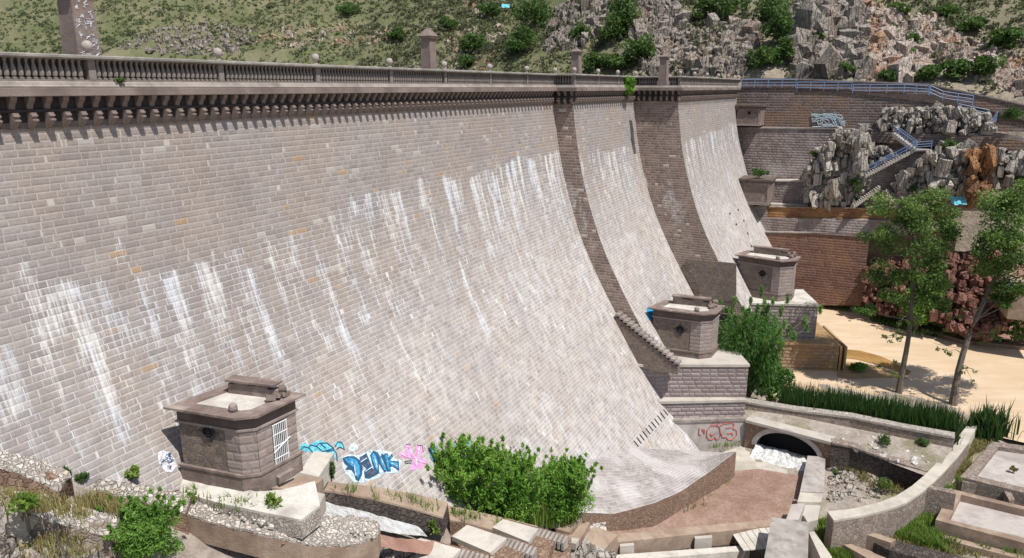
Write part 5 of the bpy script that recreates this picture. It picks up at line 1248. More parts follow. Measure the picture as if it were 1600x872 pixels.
# ------------------------------------------------------------------ left bank: rubble walls, channel, steps
def terr(name, front, back, ztop_f, ztop_b, zb, mat_face, mat_top, label, cat='wall', group=None, cope=None):
    """wall between two pixel lines on (varying) levels: front edge and back edge of its top"""
    f = [G(u, v, z) for (u, v), z in zip(front, ztop_f)]; b = [G(u, v, z) for (u, v), z in zip(back, ztop_b)]; n = len(f)
    r = empty(name, (*np.mean([p[:2] for p in f], 0), min(ztop_f)-1.5), label, cat, group); m = MB(); m2 = MB()
    for i in range(n-1):
        p = [f[i], f[i+1], b[i+1], b[i]]; lo = [(q[0], q[1], q[2]-zb) for q in p]
        m.prism(lo, [q-[0, 0, .123] for q in p])
    m.build('wall_body', mat_face, r)
    tt_ = np.linspace(0, n-1, n*7); F = np.array([[np.interp(t, range(n), [q[k] for q in f]) for k in range(3)] for t in tt_]); B = np.array([[np.interp(t, range(n), [q[k] for q in b]) for k in range(3)] for t in tt_])
    kk = np.linspace(0, 1, 9); P = F[:, None]*(1-kk)[None, :, None]+B[:, None]*kk[None, :, None]
    rg = .1 if mat_top in (M['rubble_top'],) else .02
    P[:, :, 2] += rg*(vnoise(P[:, :, 0]*4, P[:, :, 1]*4, 8)-.5)*2
    m2 = MB(); N1, N2_ = P.shape[:2]
    Pl = P.copy(); Pl[:, :, 2] -= .12+0*P[:, :, 2]
    vs = list(P.reshape(-1, 3))+list(Pl.reshape(-1, 3)); o_ = N1*N2_; ix = lambda i, j: i*N2_+j; fs = []
    for i in range(N1-1):
        for j in range(N2_-1): fs.append([ix(i, j), ix(i+1, j), ix(i+1, j+1), ix(i, j+1)])
        for j, s_ in ((0, 1), (N2_-1, -1)):
            q = [ix(i, j), o_+ix(i, j), o_+ix(i+1, j), ix(i+1, j)]; fs.append(q if s_ > 0 else q[::-1])
    for i, s_ in ((0, -1), (N1-1, 1)):
        for j in range(N2_-1): q = [ix(i, j), o_+ix(i, j), o_+ix(i, j+1), ix(i, j+1)]; fs.append(q if s_ > 0 else q[::-1])
    m2.raw(vs, fs); m2.build('wall_top', mat_top, r, fixn=True)
    return r
RL = 'ruined walls on the left bank'
terr('ruined_wall', [(-40, 715), (0, 728), (50, 745), (92, 766), (108, 752)], [(-40, 690), (0, 706), (50, 716), (108, 738), (112, 746)], [-13.5, -13.9, -14.6, -15.5, -15.5], [-13.3, -13.7, -14.3, -15.1, -15.2], 1.5, M['stonewall_brown'], M['rubble_top'], 'orange brown ruined wall with pale rubble top at the far left, along the dam foot', 'wall', RL)
terr('ruined_wall', [(138, 772), (150, 764), (210, 778), (290, 800)], [(150, 752), (165, 748), (230, 760), (300, 770)], [-16.5, -16.4, -17.3, -18.2], [-16.1, -16.2, -17.1, -17.9], 1.3, M['stonewall_brown'], M['rubble_top'], 'short ruined wall with pale top just behind the fern bush', 'wall', RL)
terr('house_terrace', [(280, 768), (340, 785), (400, 798), (470, 812), (500, 790)], [(285, 748), (330, 752), (400, 768), (440, 765), (492, 752)], [-18.0, -18., -18., -18.1, -18.2], [-17.8]*5, .95, M['rubble_top'], M['white_screed'], 'pale terrace in front of the nearest valve house', 'terrace')
terr('parapet_wall', [(255, 795), (320, 812), (400, 832), (470, 847), (520, 852), (560, 848), (590, 836), (594, 822)], [(262, 770), (330, 783), (410, 800), (480, 808), (530, 806), (565, 806), (588, 812), (592, 820)], [-18.4, -18.5, -18.7, -19.2, -19.7, -20.2, -20.6, -20.7], [-18.2, -18.3, -18.6, -19.0, -19.6, -20.1, -20.5, -20.6], 1.25, M['brown_kerb'], M['rubble_top'], 'brown parapet wall with rubble filled top and rounded end', 'wall', RL)
terr('lower_ledge', [(-40, 790), (0, 800), (60, 808), (120, 822), (170, 836)], [(-40, 750), (0, 762), (60, 772), (120, 788), (190, 806)], [-14.3, -14.7, -15.3, -16.1, -16.9], [-14.1, -14.5, -15.1, -15.9, -16.7], 1.3, M['stonewall'], M['rubble_top'], 'pale rubble ledge at the bottom left, grass tufts on it', 'wall', RL)
terr('lower_ledge', [(300, 850), (380, 866), (470, 878), (540, 888)], [(300, 832), (380, 850), (470, 862), (560, 872)], [-20, -20.4, -21.2, -22], [-19.9, -20.3, -21.1, -21.9], 1., M['stonewall_brown'], M['rubble_top'], 'pale rubble strip below the parapet at the bottom edge', 'wall', RL)
rockmesh_items = []
rr = np.random.RandomState(8)
def loose(px, n, zf, size, mat, label, group, seed, kind='block', flat=.6):
    r = np.random.RandomState(seed); it = []
    us = [p[0] for p in px]; vs = [p[1] for p in px]
    while len(it) < n:
        u, v = r.uniform(min(us), max(us)), r.uniform(min(vs), max(vs)); ins = False; j = len(px)-1
        for i in range(len(px)):
            if (px[i][1] > v) != (px[j][1] > v) and u < (px[j][0]-px[i][0])*(v-px[i][1])/(px[j][1]-px[i][1])+px[i][0]: ins = not ins
            j = i
        if not ins: continue
        p = G(u, v, zf(u, v) if callable(zf) else zf); q = size*np.exp(r.normal()*.4); it.append((*p, q, q*r.uniform(.6, 1), q*flat))
    return tag(rockmesh('rubble', it, mat, None, None, seed, kind, .3), label, 'rubble', group, 'stuff')
loose([(0, 800), (150, 820), (200, 860), (180, 880), (0, 880)], 150, lambda u, v: -15.15-u*.0125-(v-800)*.011, .27, M['rock_grey'], None, None, 61)
loose([(290, 780), (420, 800), (560, 815), (585, 838), (480, 835), (330, 800)], 140, lambda u, v: -18.38-max(0, u-400)*.0105, .075, M['rock_pale'], None, None, 62)
loose([(595, 842), (640, 842), (650, 876), (600, 880)], 60, lambda u, v: -24.4-(u-595)*.02, .22, M['rock_grey'], None, None, 63)
loose([(1300, 725), (1370, 740), (1400, 765), (1330, 790), (1292, 780)], 130, lambda u, v: float(ground_z(*[np.array([q]) for q in G(u, v, -37.2)[:2]])[0])-.1, .26, M['rock_grey'], None, None, 64, flat=.35)
loose([(1180, 640), (1290, 690), (1450, 735), (1485, 700), (1400, 682)], 90, -34.6, .22, M['rock_pale'], None, None, 65)
loose([(905, 800), (960, 800), (940, 830), (900, 825)], 110, lambda u, v: -32.3-(u-900)*.02, .16, M['rock_pale'], None, None, 66)
loose([(1300, 690), (1400, 735), (1390, 760), (1310, 720)], 40, -37.1, .4, M['rock_grey'], None, None, 67, flat=.4)
# channel at the dam foot: far wall with pale ledge, foam, near bank
terr('channel_wall', [(500, 765), (530, 769), (580, 778), (640, 793), (692, 808)], [(498, 750), (532, 755), (585, 760), (650, 772), (700, 785)], [-20.3, -20.8, -22., -23.6, -24.9], [-20.1, -20.6, -21.9, -23.5, -24.8], 1.3, M['darkwall'], M['brown_kerb'], 'channel wall with flat tan top under the spray painted letters', 'wall')
terr('channel_wall', [(703, 812), (745, 822), (800, 834), (830, 838)], [(700, 790), (740, 798), (800, 812), (840, 822)], [-26.2, -26.8, -28, -28.6], [-26.1, -26.7, -27.9, -28.5], 2.0, M['stonewall_brown'], M['brown_kerb'], 'tan topped channel wall in front of the big bush', 'wall')
def zch(u): return float(np.interp(u, [440, 500, 560, 620, 680, 720], [-20.0, -20.8, -22.35, -23.9, -25.6, -26.6]))
top = [(492, 784), (530, 792), (570, 803), (610, 815), (655, 827)]; bot = [(498, 806), (540, 818), (585, 828), (625, 834), (668, 838)]
Pf = []
for (u, v), (u2, v2) in zip(top, bot):
    a = G(u, v-4, zch(u)); b = G(u2, v2, zch(u2)); Pf.append([a*(1-t)+b*t for t in np.linspace(0, 1, 6)])
Pf = np.array(Pf); tt_ = np.linspace(0, 4, 50); Pf = np.array([[[np.interp(t, range(5), Pf[:, j, k]) for k in range(3)] for j in range(6)] for t in tt_]); Pf[:, :, 2] += .09*(vnoise(Pf[:, :, 0]*2.4, Pf[:, :, 1]*2.4, 12)-.5)
o = grid('foam_water', M['foam'], Pf); tag(o, 'white foaming water in the channel under the painted letters', 'water', None, 'structure')
bk_ = [(440, 812), (480, 808), (520, 818), (560, 828), (610, 838), (680, 846)]; bk2 = [(440, 850), (500, 852), (560, 850), (610, 858), (660, 866), (720, 872)]
Pb = []
for (u, v), (u2, v2) in zip(bk_, bk2):
    a = G(u, v, zch(u)+.35); b = G(u2, v2, zch(u2)-.1+(.9 if u < 560 else .2)); Pb.append([a*(1-t)+b*t for t in np.linspace(0, 1, 12)])
Pb = np.array(Pb); tt_ = np.linspace(0, 5, 40); Pb = np.array([[[np.interp(t, range(6), Pb[:, j, k]) for k in range(3)] for j in range(12)] for t in tt_]); Pb[:, :, 2] += .3*(fbm(Pb[:, :, 0]*1.2, Pb[:, :, 1]*1.2, 13)-.5)
o = grid('channel_bank', M['redrock'], Pb); o['kind'] = 'structure'
# slabs around the house door and the channel head
def gslab(name, px, zt, th, mat, label, cat, group=None):
    m = MB(); zz = zt if hasattr(zt, '__len__') else [zt]*len(px); p = [G(u, v, z) for (u, v), z in zip(px, zz)]
    m.prism([q-[0, 0, th] for q in p], p); return tag(m.build(name, mat), label, cat, group)
gslab('stone_block', [(468, 738), (490, 705), (522, 708), (498, 745)], [-18.4, -18.6, -19.2, -19.], 1., M['pale_slab'], 'sloping pale slab right of the white barred door, under the cyan paint', 'slab')
gslab('stone_block', [(425, 762), (470, 742), (505, 748), (480, 768)], [-18., -18.2, -18.9, -18.7], .8, M['brown_kerb'], 'tan slab bridging the head of the channel', 'slab')
gslab('stone_block', [(455, 775), (478, 765), (508, 772), (498, 790), (470, 795)], [-18.5, -18.6, -19.3, -19.4, -18.9], .9, M['pale_ledge'], 'broken pale block at the head of the channel', 'slab')
gslab('stone_block', [(92, 768), (96, 745), (110, 742), (112, 768)], [-16.1, -16.1, -16.3, -16.3], 1.2, M['brown_kerb'], 'upright brown end stone of the far left ruined wall', 'block')
# stepped wall with flat pale slabs
sw = empty('stepped_wall', G(760, 860, -30), 'stepped brown wall with three flat pale slabs and rows of stone teeth', 'steps')
zs_ = [-25.2, -26.2, -27.2]
slabs = [[(630, 862), (655, 840), (720, 858), (694, 886)], [(706, 838), (730, 820), (792, 841), (766, 864)], [(769, 824), (786, 811), (841, 826), (826, 847)]]
for px, z in zip(slabs, zs_):
    m = MB(); p = [G(u, v, z) for u, v in px]; m.prism([q-[0, 0, .3] for q in p], p); m.build('slab', M['pale_slab'], sw)
    m = MB(); a, b, c, d_ = p; back = [a+(d_-a)*-.0, b, b+(b-a)*.16, a+(b-a)*.16]
    e = (b-a)/np.linalg.norm(b-a); f = (c-b)/np.linalg.norm(c-b)
    for i in range(7):                   # teeth along the lower right side and beyond it
        q = c+f*(.06+.29*i)-e*.35; q[2] = z-.05; m.prism([q+[0, 0, -.8], q+e*.5+[0, 0, -.8], q+f*.15+e*.5+[0, 0, -.8], q+f*.15+[0, 0, -.8]], [q+[0, 0, -.25], q+e*.5, q+f*.15+e*.5, q+f*.15+[0, 0, -.25]])
    m.build('teeth', M['weathered_top'], sw)
m = MB()
tops = [[(630, 862), (655, 839), (724, 856), (768, 866), (700, 892), (640, 884)], [(704, 838), (730, 819), (795, 840), (830, 850), (790, 890), (740, 876)], [(767, 824), (786, 809), (842, 824), (872, 833), (850, 884), (800, 868)], [(845, 850), (872, 832), (893, 836), (890, 888), (850, 888)]]
for px, z in zip(tops, (-25.53, -26.53, -27.53, -28.2)):
    p = [G(u, v, z) for u, v in px]; m.prism([(q[0], q[1], z-4.5) for q in p], p)
m.build('wall_body', M['stonewall_brown'], sw)
for i, (px, z, lb) in enumerate(((([(855, 812), (874, 790), (888, 793), (874, 818)]), -30.7, 'left squared stone beam lying beside the big bush'), ([(868, 826), (893, 802), (912, 806), (890, 832)], -31.1, 'middle squared stone beam of the three by the bush'), ([(890, 840), (908, 814), (922, 816), (906, 844)], -31.5, 'right squared stone beam, nearest the pale orange kerb'))):
    gslab('stone_beam', px, z, .55, M['pale_ledge'] if i == 0 else M['brown_kerb'], lb, 'stone beam', 'squared stone beams by the steps')
gslab('stone_block', [(905, 842), (930, 822), (965, 836), (945, 858)], [-32.3, -32.4, -33.4, -33.3], 1.2, M['brown_kerb'], 'broad tan block between the stone beams and the long kerb', 'slab')
gslab('stone_block', [(850, 832), (905, 842), (900, 850), (845, 838)], -31.4, .5, M['pale_ledge'], 'flat pale slab under the stone beams', 'slab')
loose([(840, 838), (900, 848), (960, 858), (960, 884), (890, 884)], 70, lambda u, v: -31.-max(0, u-840)*.021-(v-838)*.02, .3, M['rock_grey'], None, None, 68)
# foam at the tunnel mouth
Pf = []
for t in np.linspace(0, 1, 70):
    a = P(tc-hw*.98+2*hw*.98*t, -37.2, .8) if False else np.array([*(a0[:2]+d*(tc-hw*.98+2*hw*.98*t)+bk*1.0), -37.25+.2*vnoise(t*9, 0, 3)])
    b = np.array([*(a0[:2]+d*(tc-hw*1.02+2*hw*1.05*t)-bk*1.9), -37.62]); Pf.append([a*(1-q)+b*q+np.array([0, 0, (.30*math.sin(q*math.pi)+.06)*(.3+1.1*vnoise(t*16, q*7, 5)+.5*vnoise(t*40, q*16, 6))]) for q in np.linspace(0, 1, 22)])
o = grid('foam', M['foam'], np.array(Pf)); tag(o, 'white foam heaped at the dark tunnel mouth', 'foam', None, 'structure')

# ------------------------------------------------------------------ spray paint on the walls
def damn(p):                             # outward normal of the facing
    z = p[2]; do = (prof(z-.05)-prof(z+.05))/.1; n = np.array([N2[0], N2[1], do]); return n/np.linalg.norm(n)
def paint(name, mat, polys, conv, off, nrm, parent):
    m = MB()
    for q in polys:
        pts = [conv(u, v) for u, v in q]; pts = [p+nrm(p)*off for p in pts]; m.poly(pts)
    o = m.build(name, mat, parent, fixn=False)
    bm = bmesh.new(); bm.from_mesh(o.data); bmesh.ops.triangulate(bm, faces=bm.faces[:]); ex_ = bmesh.ops.extrude_face_region(bm, geom=bm.faces[:])
    for v in [g for g in ex_['geom'] if isinstance(g, bmesh.types.BMVert)]: v.co -= Vector(nrm(np.array(v.co)+np.array(wloc(o))))*.006
    bmesh.ops.recalc_face_normals(bm, faces=bm.faces); bm.to_mesh(o.data); bm.free(); return o
def z8(pts): return [(450+x/6.228, 660+y/6.228) for x, y in pts]
def lines(name, mat, pls, conv, off, nrm, rad, parent):
    m = MB()
    for q in pls:
        m.tube([conv(u, v)+nrm(conv(u, v))*off for u, v in q], rad, 4)
    return m.build(name, mat, parent)
dm = lambda u, v: dam(u, v)
halo = [[(520, 340), (600, 310), (690, 320), (800, 270), (880, 270), (1010, 290), (1030, 350), (1110, 370), (1090, 440), (1080, 490), (930, 500), (880, 540), (770, 575), (720, 590), (640, 580), (560, 500), (530, 430)]]
gf = paint('graffiti_letters', M['paint_pale'], [z8(q) for q in halo], dm, .02, damn, dam_root)
DK = [[(525, 350), (575, 330), (640, 330), (700, 370), (725, 440), (715, 520), (685, 575), (655, 560), (640, 500), (610, 465), (550, 460), (575, 430), (545, 400)],      # D
      [(690, 345), (760, 300), (785, 360), (820, 450), (880, 500), (790, 550), (745, 545), (735, 480), (760, 450), (720, 420)],      # E
      [(795, 320), (825, 275), (870, 295), (900, 340), (905, 300), (945, 330), (975, 400), (985, 455), (935, 490), (905, 440), (880, 400), (885, 500), (840, 470), (815, 400)],    # N
      [(925, 315), (965, 300), (975, 345), (1010, 300), (1020, 335), (990, 375), (1075, 380), (1080, 475), (1010, 430), (990, 440), (1000, 480), (960, 480)]]
for q in DK: paint('letter_outline', M['paint_navy'], [z8(q)], dm, .035, damn, gf)
BL = [[(545, 358), (600, 345), (660, 365), (690, 420), (695, 500), (675, 545), (660, 520), (655, 450), (610, 420), (580, 400)],
      [(805, 330), (828, 295), (850, 330), (870, 395), (868, 470), (845, 440), (825, 390)], [(875, 310), (895, 330), (935, 410), (955, 470), (935, 470), (905, 410)], [(940, 325), (958, 315), (975, 385), (985, 460), (968, 460)], [(975, 380), (1008, 320), (1010, 340), (990, 385), (1060, 395), (1065, 450), (1000, 415)]]
for q in BL: paint('letter_fill', M['paint_blue'], [z8(q)], dm, .05, damn, gf)
EG = [[(700, 355), (750, 318), (770, 350), (720, 385)], [(735, 415), (785, 380), (795, 405), (750, 440)], [(755, 500), (830, 450), (860, 490), (790, 530)]]
for q in EG: paint('letter_shade', M['paint_dark'], [z8(q)], dm, .05, damn, gf)
lines('graffiti_glint', M['paint_pale'], [z8(q) for q in [[(610, 385), (640, 420), (655, 520)], [(700, 390), (760, 350)], [(745, 480), (815, 435)], [(835, 330), (860, 440)], [(900, 350), (940, 440)], [(1000, 400), (1060, 430)]]], dm, .06, damn, .035, gf)
cy = paint('cyan_graffiti', M['paint_cyan'], [z8(q) for q in [[(110, 265), (115, 225), (160, 200), (200, 225), (250, 190), (310, 175), (370, 195), (430, 245), (470, 300), (480, 370), (450, 345), (430, 330), (330, 310), (250, 290), (170, 285)], [(450, 210), (490, 180), (530, 200), (550, 270), (520, 250), (480, 240)]]], dm, .02, damn, dam_root)
lines('cyan_outline', M['paint_navy'], [z8(q) for q in [[(120, 265), (150, 235), (195, 250), (215, 220), (270, 235), (300, 205), (370, 200), (430, 245), (465, 300), (475, 375)], [(200, 250), (235, 290)], [(270, 230), (330, 285), (390, 270), (440, 250)], [(310, 205), (360, 250)], [(370, 290), (440, 270)], [(455, 235), (480, 190), (520, 195), (545, 265), (500, 240), (470, 262)]]], dm, .04, damn, .035, cy)
pk = paint('pink_graffiti', M['paint_pink'], [z8(q) for q in [[(1065, 300), (1110, 285), (1150, 305), (1145, 220), (1185, 215), (1215, 300), (1245, 310), (1250, 225), (1300, 225), (1310, 290), (1270, 340), (1330, 360), (1365, 400), (1320, 420), (1300, 460), (1260, 440), (1225, 470), (1185, 465), (1205, 400), (1230, 370), (1150, 350), (1090, 340)]]], dm, .02, damn, dam_root)
lines('pink_outline', M['paint_white'], [z8(q) for q in [[(1090, 305), (1160, 340), (1230, 350)], [(1170, 240), (1220, 330)], [(1275, 240), (1250, 340), (1240, 430)], [(1250, 370), (1330, 400)]]], dm, .04, damn, .04, pk)
lines('pink_edge', M['paint_dark'], [z8(q) for q in [[(1130, 380), (1200, 372), (1195, 395), (1140, 400), (1130, 380)], [(1145, 215), (1190, 212)], [(1255, 222), (1305, 230), (1312, 290)]]], dm, .045, damn, .025, pk)
paint('teal_graffiti', M['paint_teal'], [z8([(1370, 250), (1420, 220), (1460, 240), (1450, 330), (1410, 390), (1380, 350)])], dm, .02, damn, dam_root)
paint('teal_graffiti', M['paint_teal'], [[(708, 695), (722, 686), (735, 690), (730, 705), (712, 712)]], dm, .02, damn, dam_root)
paint('pale_graffiti', M['paint_pale'], [z8(q) for q in [[(585, 260), (600, 220), (640, 200), (690, 230), (670, 270), (610, 285)]]], dm, .015, damn, dam_root)
wt = paint('white_graffiti', M['paint_white'], [[(246, 708), (252, 704), (264, 706), (272, 716), (276, 728), (268, 738), (258, 737), (248, 725)]], dm, .02, damn, dam_root)
rr = random.Random(3); pls = []
for i in range(22):
    u, v = rr.uniform(251, 269), rr.uniform(709, 732); pls.append([(u+rr.uniform(-4, 4), v+rr.uniform(-3, 3)) for _ in range(4)])
lines('white_graffiti_scribble', M['paint_navy'], pls, dm, .03, damn, .014, wt)
d2 = lambda u, v: dam(u, v, L1)
paint('sky_blue_graffiti', M['paint_sky'], [[(1010, 483), (1014, 478), (1017, 484), (1020, 482), (1021, 490), (1018, 498), (1015, 500), (1011, 496), (1012, 490)]], d2, .03, damn, dam_root)
# red outline tag on the smooth lower wall
ga, gb = np.array(GA[:2]), np.array(GB[:2]); gd = (gb-ga)/np.linalg.norm(gb-ga); gn = np.array([gd[1], -gd[0], 0.])
def gw(u, v):
    rr_ = ray(u, v); t = ((ga)@gn[:2])/(rr_[:2]@gn[:2]); return rr_*t
tagm = lines('red_graffiti', M['paint_red'], [[(1040+x/5.714, 590+y/5.714) for x, y in q] for q in [
    [(440, 420), (400, 430), (370, 470), (365, 520), (385, 550), (420, 550), (440, 530), (455, 555), (480, 540), (490, 500), (480, 440), (450, 420), (430, 440)], [(395, 500), (415, 520), (435, 500)],
    [(485, 430), (520, 410), (590, 400), (615, 420), (600, 450), (630, 470), (635, 510), (600, 550), (560, 555), (540, 530), (505, 530), (495, 500)], [(540, 450), (590, 440)], [(550, 500), (590, 490), (600, 515)],
    [(300, 450), (295, 500), (315, 515)], [(325, 455), (350, 500), (345, 460)], [(410, 405), (480, 385), (470, 410)]]], gw, .03, lambda p: gn, .05, None)
tag(tagm, 'red spray painted outline tag on the smooth wall left of the tunnel', 'graffiti')
wn = lambda p: np.array([-T2[0], -T2[1], 0])
o = scrawl('pale_scribble', M['paint_pale'], (1268, 178, 1320, 198), 115.5, .05, None, 3, 34, (1.5, 1.2)); tag(o, 'pale blue spray painted scribble on the dark walkway wall', 'graffiti')

# ------------------------------------------------------------------ trees and bushes
def tree(base, lean, h, crown, label, seed, r0, mat='leaf_tree', nleaf=7000, group='tall trees on the sand', limbs=13, dead=6):
    """crown: list of (du, dv, radius_w, radius_h) clumps relative to the base in metres"""
    r = np.random.RandomState(seed); base = np.array(base, float); root = empty('tall_tree', base, label, 'tree', group)
    pts = []; m_ = 12
    for i in range(m_+1):
        t = i/m_; pts.append(base+np.array([lean[0]*t**1.4+.25*math.sin(t*7+seed), lean[1]*t, h*t-.2*(i == 0)]))
    m = MB(); m.tube(pts, [r0*(1.25 if i == 0 else 1)*(1-.78*i/m_) for i in range(m_+1)], 8)
    cl = []
    for (cx, cz, rw, rh) in crown:
        c = base+np.array([cx, r.normal()*rw*.5, cz]); t = np.clip((cz-rh*1.2)/h, .25, .95); k_ = pts[int(t*m_)]
        mid = (k_+c)/2+np.array([0, 0, -.3*rw*.3]); m.tube([k_, mid, c], [r0*.34*(1-t*.5), r0*.2*(1-t*.5), .04], 5)
        for j in range(8):
            dd_ = r.normal(size=3); dd_ /= np.linalg.norm(dd_); cc = c+dd_*np.array([rw, rw*.9, rh])*r.uniform(.3, 1.); q = r.uniform(.38, .7)
            m.tube([c, (c+cc)/2+[0, 0, .1], cc], [.05, .035, .015], 4)
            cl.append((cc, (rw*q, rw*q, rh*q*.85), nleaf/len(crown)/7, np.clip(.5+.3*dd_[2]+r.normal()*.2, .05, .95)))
    for i in range(dead):                # bare twigs low on the trunk
        t = r.uniform(.2, .5); k_ = pts[int(t*m_)]; a = r.uniform(-.5, 3.6); L_ = r.uniform(1.5, 4.)
        e_ = k_+np.array([math.cos(a)*L_, -abs(math.sin(a))*L_*.4, r.uniform(-.4, .9)]); m.tube([k_, (k_+e_)/2+[0, 0, .35], e_], [.07, .04, .012], 4)
        for j in range(4):
            f = r.uniform(.4, 1); p = k_+(e_-k_)*f; e2 = p+r.normal(size=3)*[.7, .5, .5]; m.tube([p, e2], [.025, .008], 4); cl.append((e2, (.35, .35, .25), 16, r.uniform(.1, .6)))
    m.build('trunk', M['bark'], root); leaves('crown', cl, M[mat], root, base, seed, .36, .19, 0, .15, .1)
    return root
b1 = G(1407, 614, -35.95); s1_ = 92/1155.
k1 = b1[1]*CP-b1[2]*SP; mpp = k1/FPX
def px2(du, dv, rw, rh): return (du*mpp, dv*mpp, rw*mpp, rh*mpp)
tree(b1, (-.9, 0), 22, [px2(*q) for q in [(-35, 292, 38, 26), (10, 296, 34, 24), (36, 262, 24, 26), (-45, 235, 32, 30), (0, 245, 36, 30), (30, 215, 26, 26), (-42, 185, 30, 24), (5, 190, 32, 26), (-22, 150, 26, 16), (26, 150, 26, 18), (-60, 132, 20, 10), (36, 172, 30, 20), (-20, 270, 30, 24)]],
     'left tall tree with a straight dark trunk on the sand', 5, .36, nleaf=17000)
b2 = G(1488, 632, -35.95); k1 = b2[1]*CP-b2[2]*SP; mpp = k1/FPX
tree(b2, (7., 3.), 24, [px2(*q) for q in [(20, 300, 30, 30), (58, 315, 40, 34), (102, 290, 34, 34), (14, 255, 26, 28), (45, 255, 40, 34), (110, 235, 40, 34), (40, 210, 34, 26), (85, 200, 40, 30), (125, 190, 34, 30), (55, 175, 26, 18), (95, 325, 30, 24), (20, 270, 24, 22), (130, 330, 30, 26)]],
     'right tall tree leaning right, at the edge of the picture', 9, .40, nleaf=21000, dead=5)
# far bank bushes
shrub('bank_bush', G(1440, 520, -34.6)+[0, 1.5, 0], (7.5, 6, 9.), M['leaf_fern'], 'pale green bush on the far bank behind the left tall tree', 'bush', None, 2600, 71, .5, .26, 6, 0, 16)
shrub('bank_bush', G(1592, 535, -34.6)+[.5, -.5, 0], (6, 4, 5.5), M['leaf_tree'], 'dark bush at the right edge beyond the sand', 'bush', None, 1300, 72, .5, .26, 4, 0, 9)
shrub('bank_bush', G(1478, 505, -34.5)+[0, 2, 0], (4, 3, 4), M['leaf_hill'], 'small bush among the red boulders between the two trunks', 'bush', None, 800, 73, .45, .24, 4, 0, 7)
# willow in front of the valve house
wb = G(1162, 632, -35.6)
shrub('willow', wb, (7.8, 6, 13.6), M['leaf_willow'], 'drooping green willow hiding the right end of the middle valve house', 'tree', None, 32000, 74, .6, .085, 8, .6, 44, .25, shoots=14)
shrub('round_bush', G(1204, 630, -35.6)+[0, .3, 0], (5.0, 4.4, 5.4), M['leaf_willow'], 'dark round bush at the foot of the willow beside the sand', 'bush', None, 4500, 75, .45, .18, 5, 0, 12, .35, tones=(0, .5))
# big bush and fern bush
bb_ = np.array([-.5, 44.5, -29.2])
b0 = G(800, 800, -29.0)
for i, (u, v, wx, h, lb, n) in enumerate(((735, 800, 6.2, 5.6, 'left half of the big bright bush at the dam foot', 5200), (800, 806, 5.2, 5.0, 'middle part of the big bright bush, reed blades below it', 4200), (880, 800, 5.0, 4.7, 'right thinner part of the big bush, reaching the grey apron', 3600))):
    shrub('big_bush', G(u, v, (-27.6, -28.8, -30.6)[i]), (wx*.86, 3.6, h*.92), M['leaf_bright'], lb, 'bush', 'bushes at the foot of the dam', int(n*2.4), 81+i, .34, .095, 8, -.12, 34, .2, squash=1.4, shoots=46)
r_ = np.random.RandomState(4); B = [G(r_.uniform(745, 900), r_.uniform(800, 826), -29.5-.0*i) for i in range(340)]
for q in B: q[2] = float(np.interp(proj(q)[0], [745, 900], [-28.4, -31.6]))
B = [G(*proj((q[0], q[1], -29.5)), q[2]) for q in B]
tag(blades('bush_reeds', B, M['leaf_grass'], 1.9, .11, None, None, 5, .22, 3), kind='stuff')
shrub('fern_bush', G(222, 872, -18.6), (3.2, 2.3, 2.6), M['leaf_fern'], 'feathery bright green bush at the bottom left', 'bush', None, 11000, 91, .24, .06, 9, .1, 36, .2, squash=.9, shoots=24)
for i, (u, v, z, wd, h, mt, lb, nm) in enumerate(((1382, 697, -34.6, 1.6, 1.5, 'leaf_hill', 'left of two small round bushes under the long stone wall', 'small_bush'), (1438, 698, -34.6, 1.6, 1.4, 'leaf_hill', 'right of two small round bushes under the long stone wall', 'small_bush'),
        (1378, 772, -37.2, 1.6, 1.9, 'leaf_tree', 'thin dark bush in the rocky yard inside the curved path', 'small_bush'), (1404, 742, -37, 1.8, 2.3, 'leaf_dry', 'dry tan bush against the dark wall', 'dry_bush'), (1340, 578, -35.6, 2.6, .9, 'leaf_bright', 'bright green tuft beside the orange stream', 'tuft'),
        (1187, 277, -15.3, 2.6, 1.6, 'leaf_hill', 'small bush growing on the lower stone shed', 'small_bush'), (600, 803, -24.2, .9, 1.6, 'leaf_hill', 'small plant growing in the white channel foam', 'plant'), (518, 752, -20.4, .5, 1.3, 'leaf_hill', 'small plant at the head of the channel', 'plant'),
        (670, 835, -26, 1.5, 1.4, 'leaf_grass', 'weedy plant at the lower end of the channel foam', 'plant'), (505, 866, -21.2, .9, 1.2, 'leaf_hill', 'small plant against the rounded parapet wall', 'plant'), (36, 812, -14.8, 1.1, 1.2, 'leaf_grass', 'grassy tuft on the rubble ledge at the far left', 'tuft'),
        (430, 795, -18.2, .9, .9, 'leaf_grass', 'pale grassy tuft on the terrace by the white door', 'tuft'), (102, 741, -15.2, .5, .5, 'leaf_hill', 'tiny plant at the dam foot, left of two', 'plant'), (130, 748, -15.9, .5, .6, 'leaf_hill', 'tiny plant at the dam foot, right of two', 'plant'),
        (1305, 745, -37.2, .8, .8, 'leaf_hill', 'tiny bush beside the grey buttress wall', 'plant'), (1583, 738, -36.3, .7, .8, 'leaf_dry', 'dry tuft in the upper tank', 'tuft'), (1010, 790, -34.6, .7, .9, 'leaf_dry', 'dry tuft at the edge of the apron', 'tuft'), (205, 745, -17, .8, .8, 'leaf_grass', 'yellow green plant at the dam foot above the fern bush', 'plant'),
        (1275, 250, -13.5, 2.4, 1.8, 'leaf_hill', 'green tuft at the left of the big crag', 'small_bush'))):
    if (u, v) in ((102, 741), (130, 748), (205, 745)): p = dam(u, v+6)
    else: p = W(u, v, 105.5) if v < 285 and u < 1200 else (W(u, v, 110.5) if v < 260 else G(u, v, z))
    shrub(nm, p, (wd, wd, h), M[mt], lb, 'plant' if nm in ('plant', 'tuft') else 'bush', None, int(240*max(1, wd)), 110+i, .26 if wd < 2 else .4, .1 if wd < 2 else .2, 4, 0, 7)
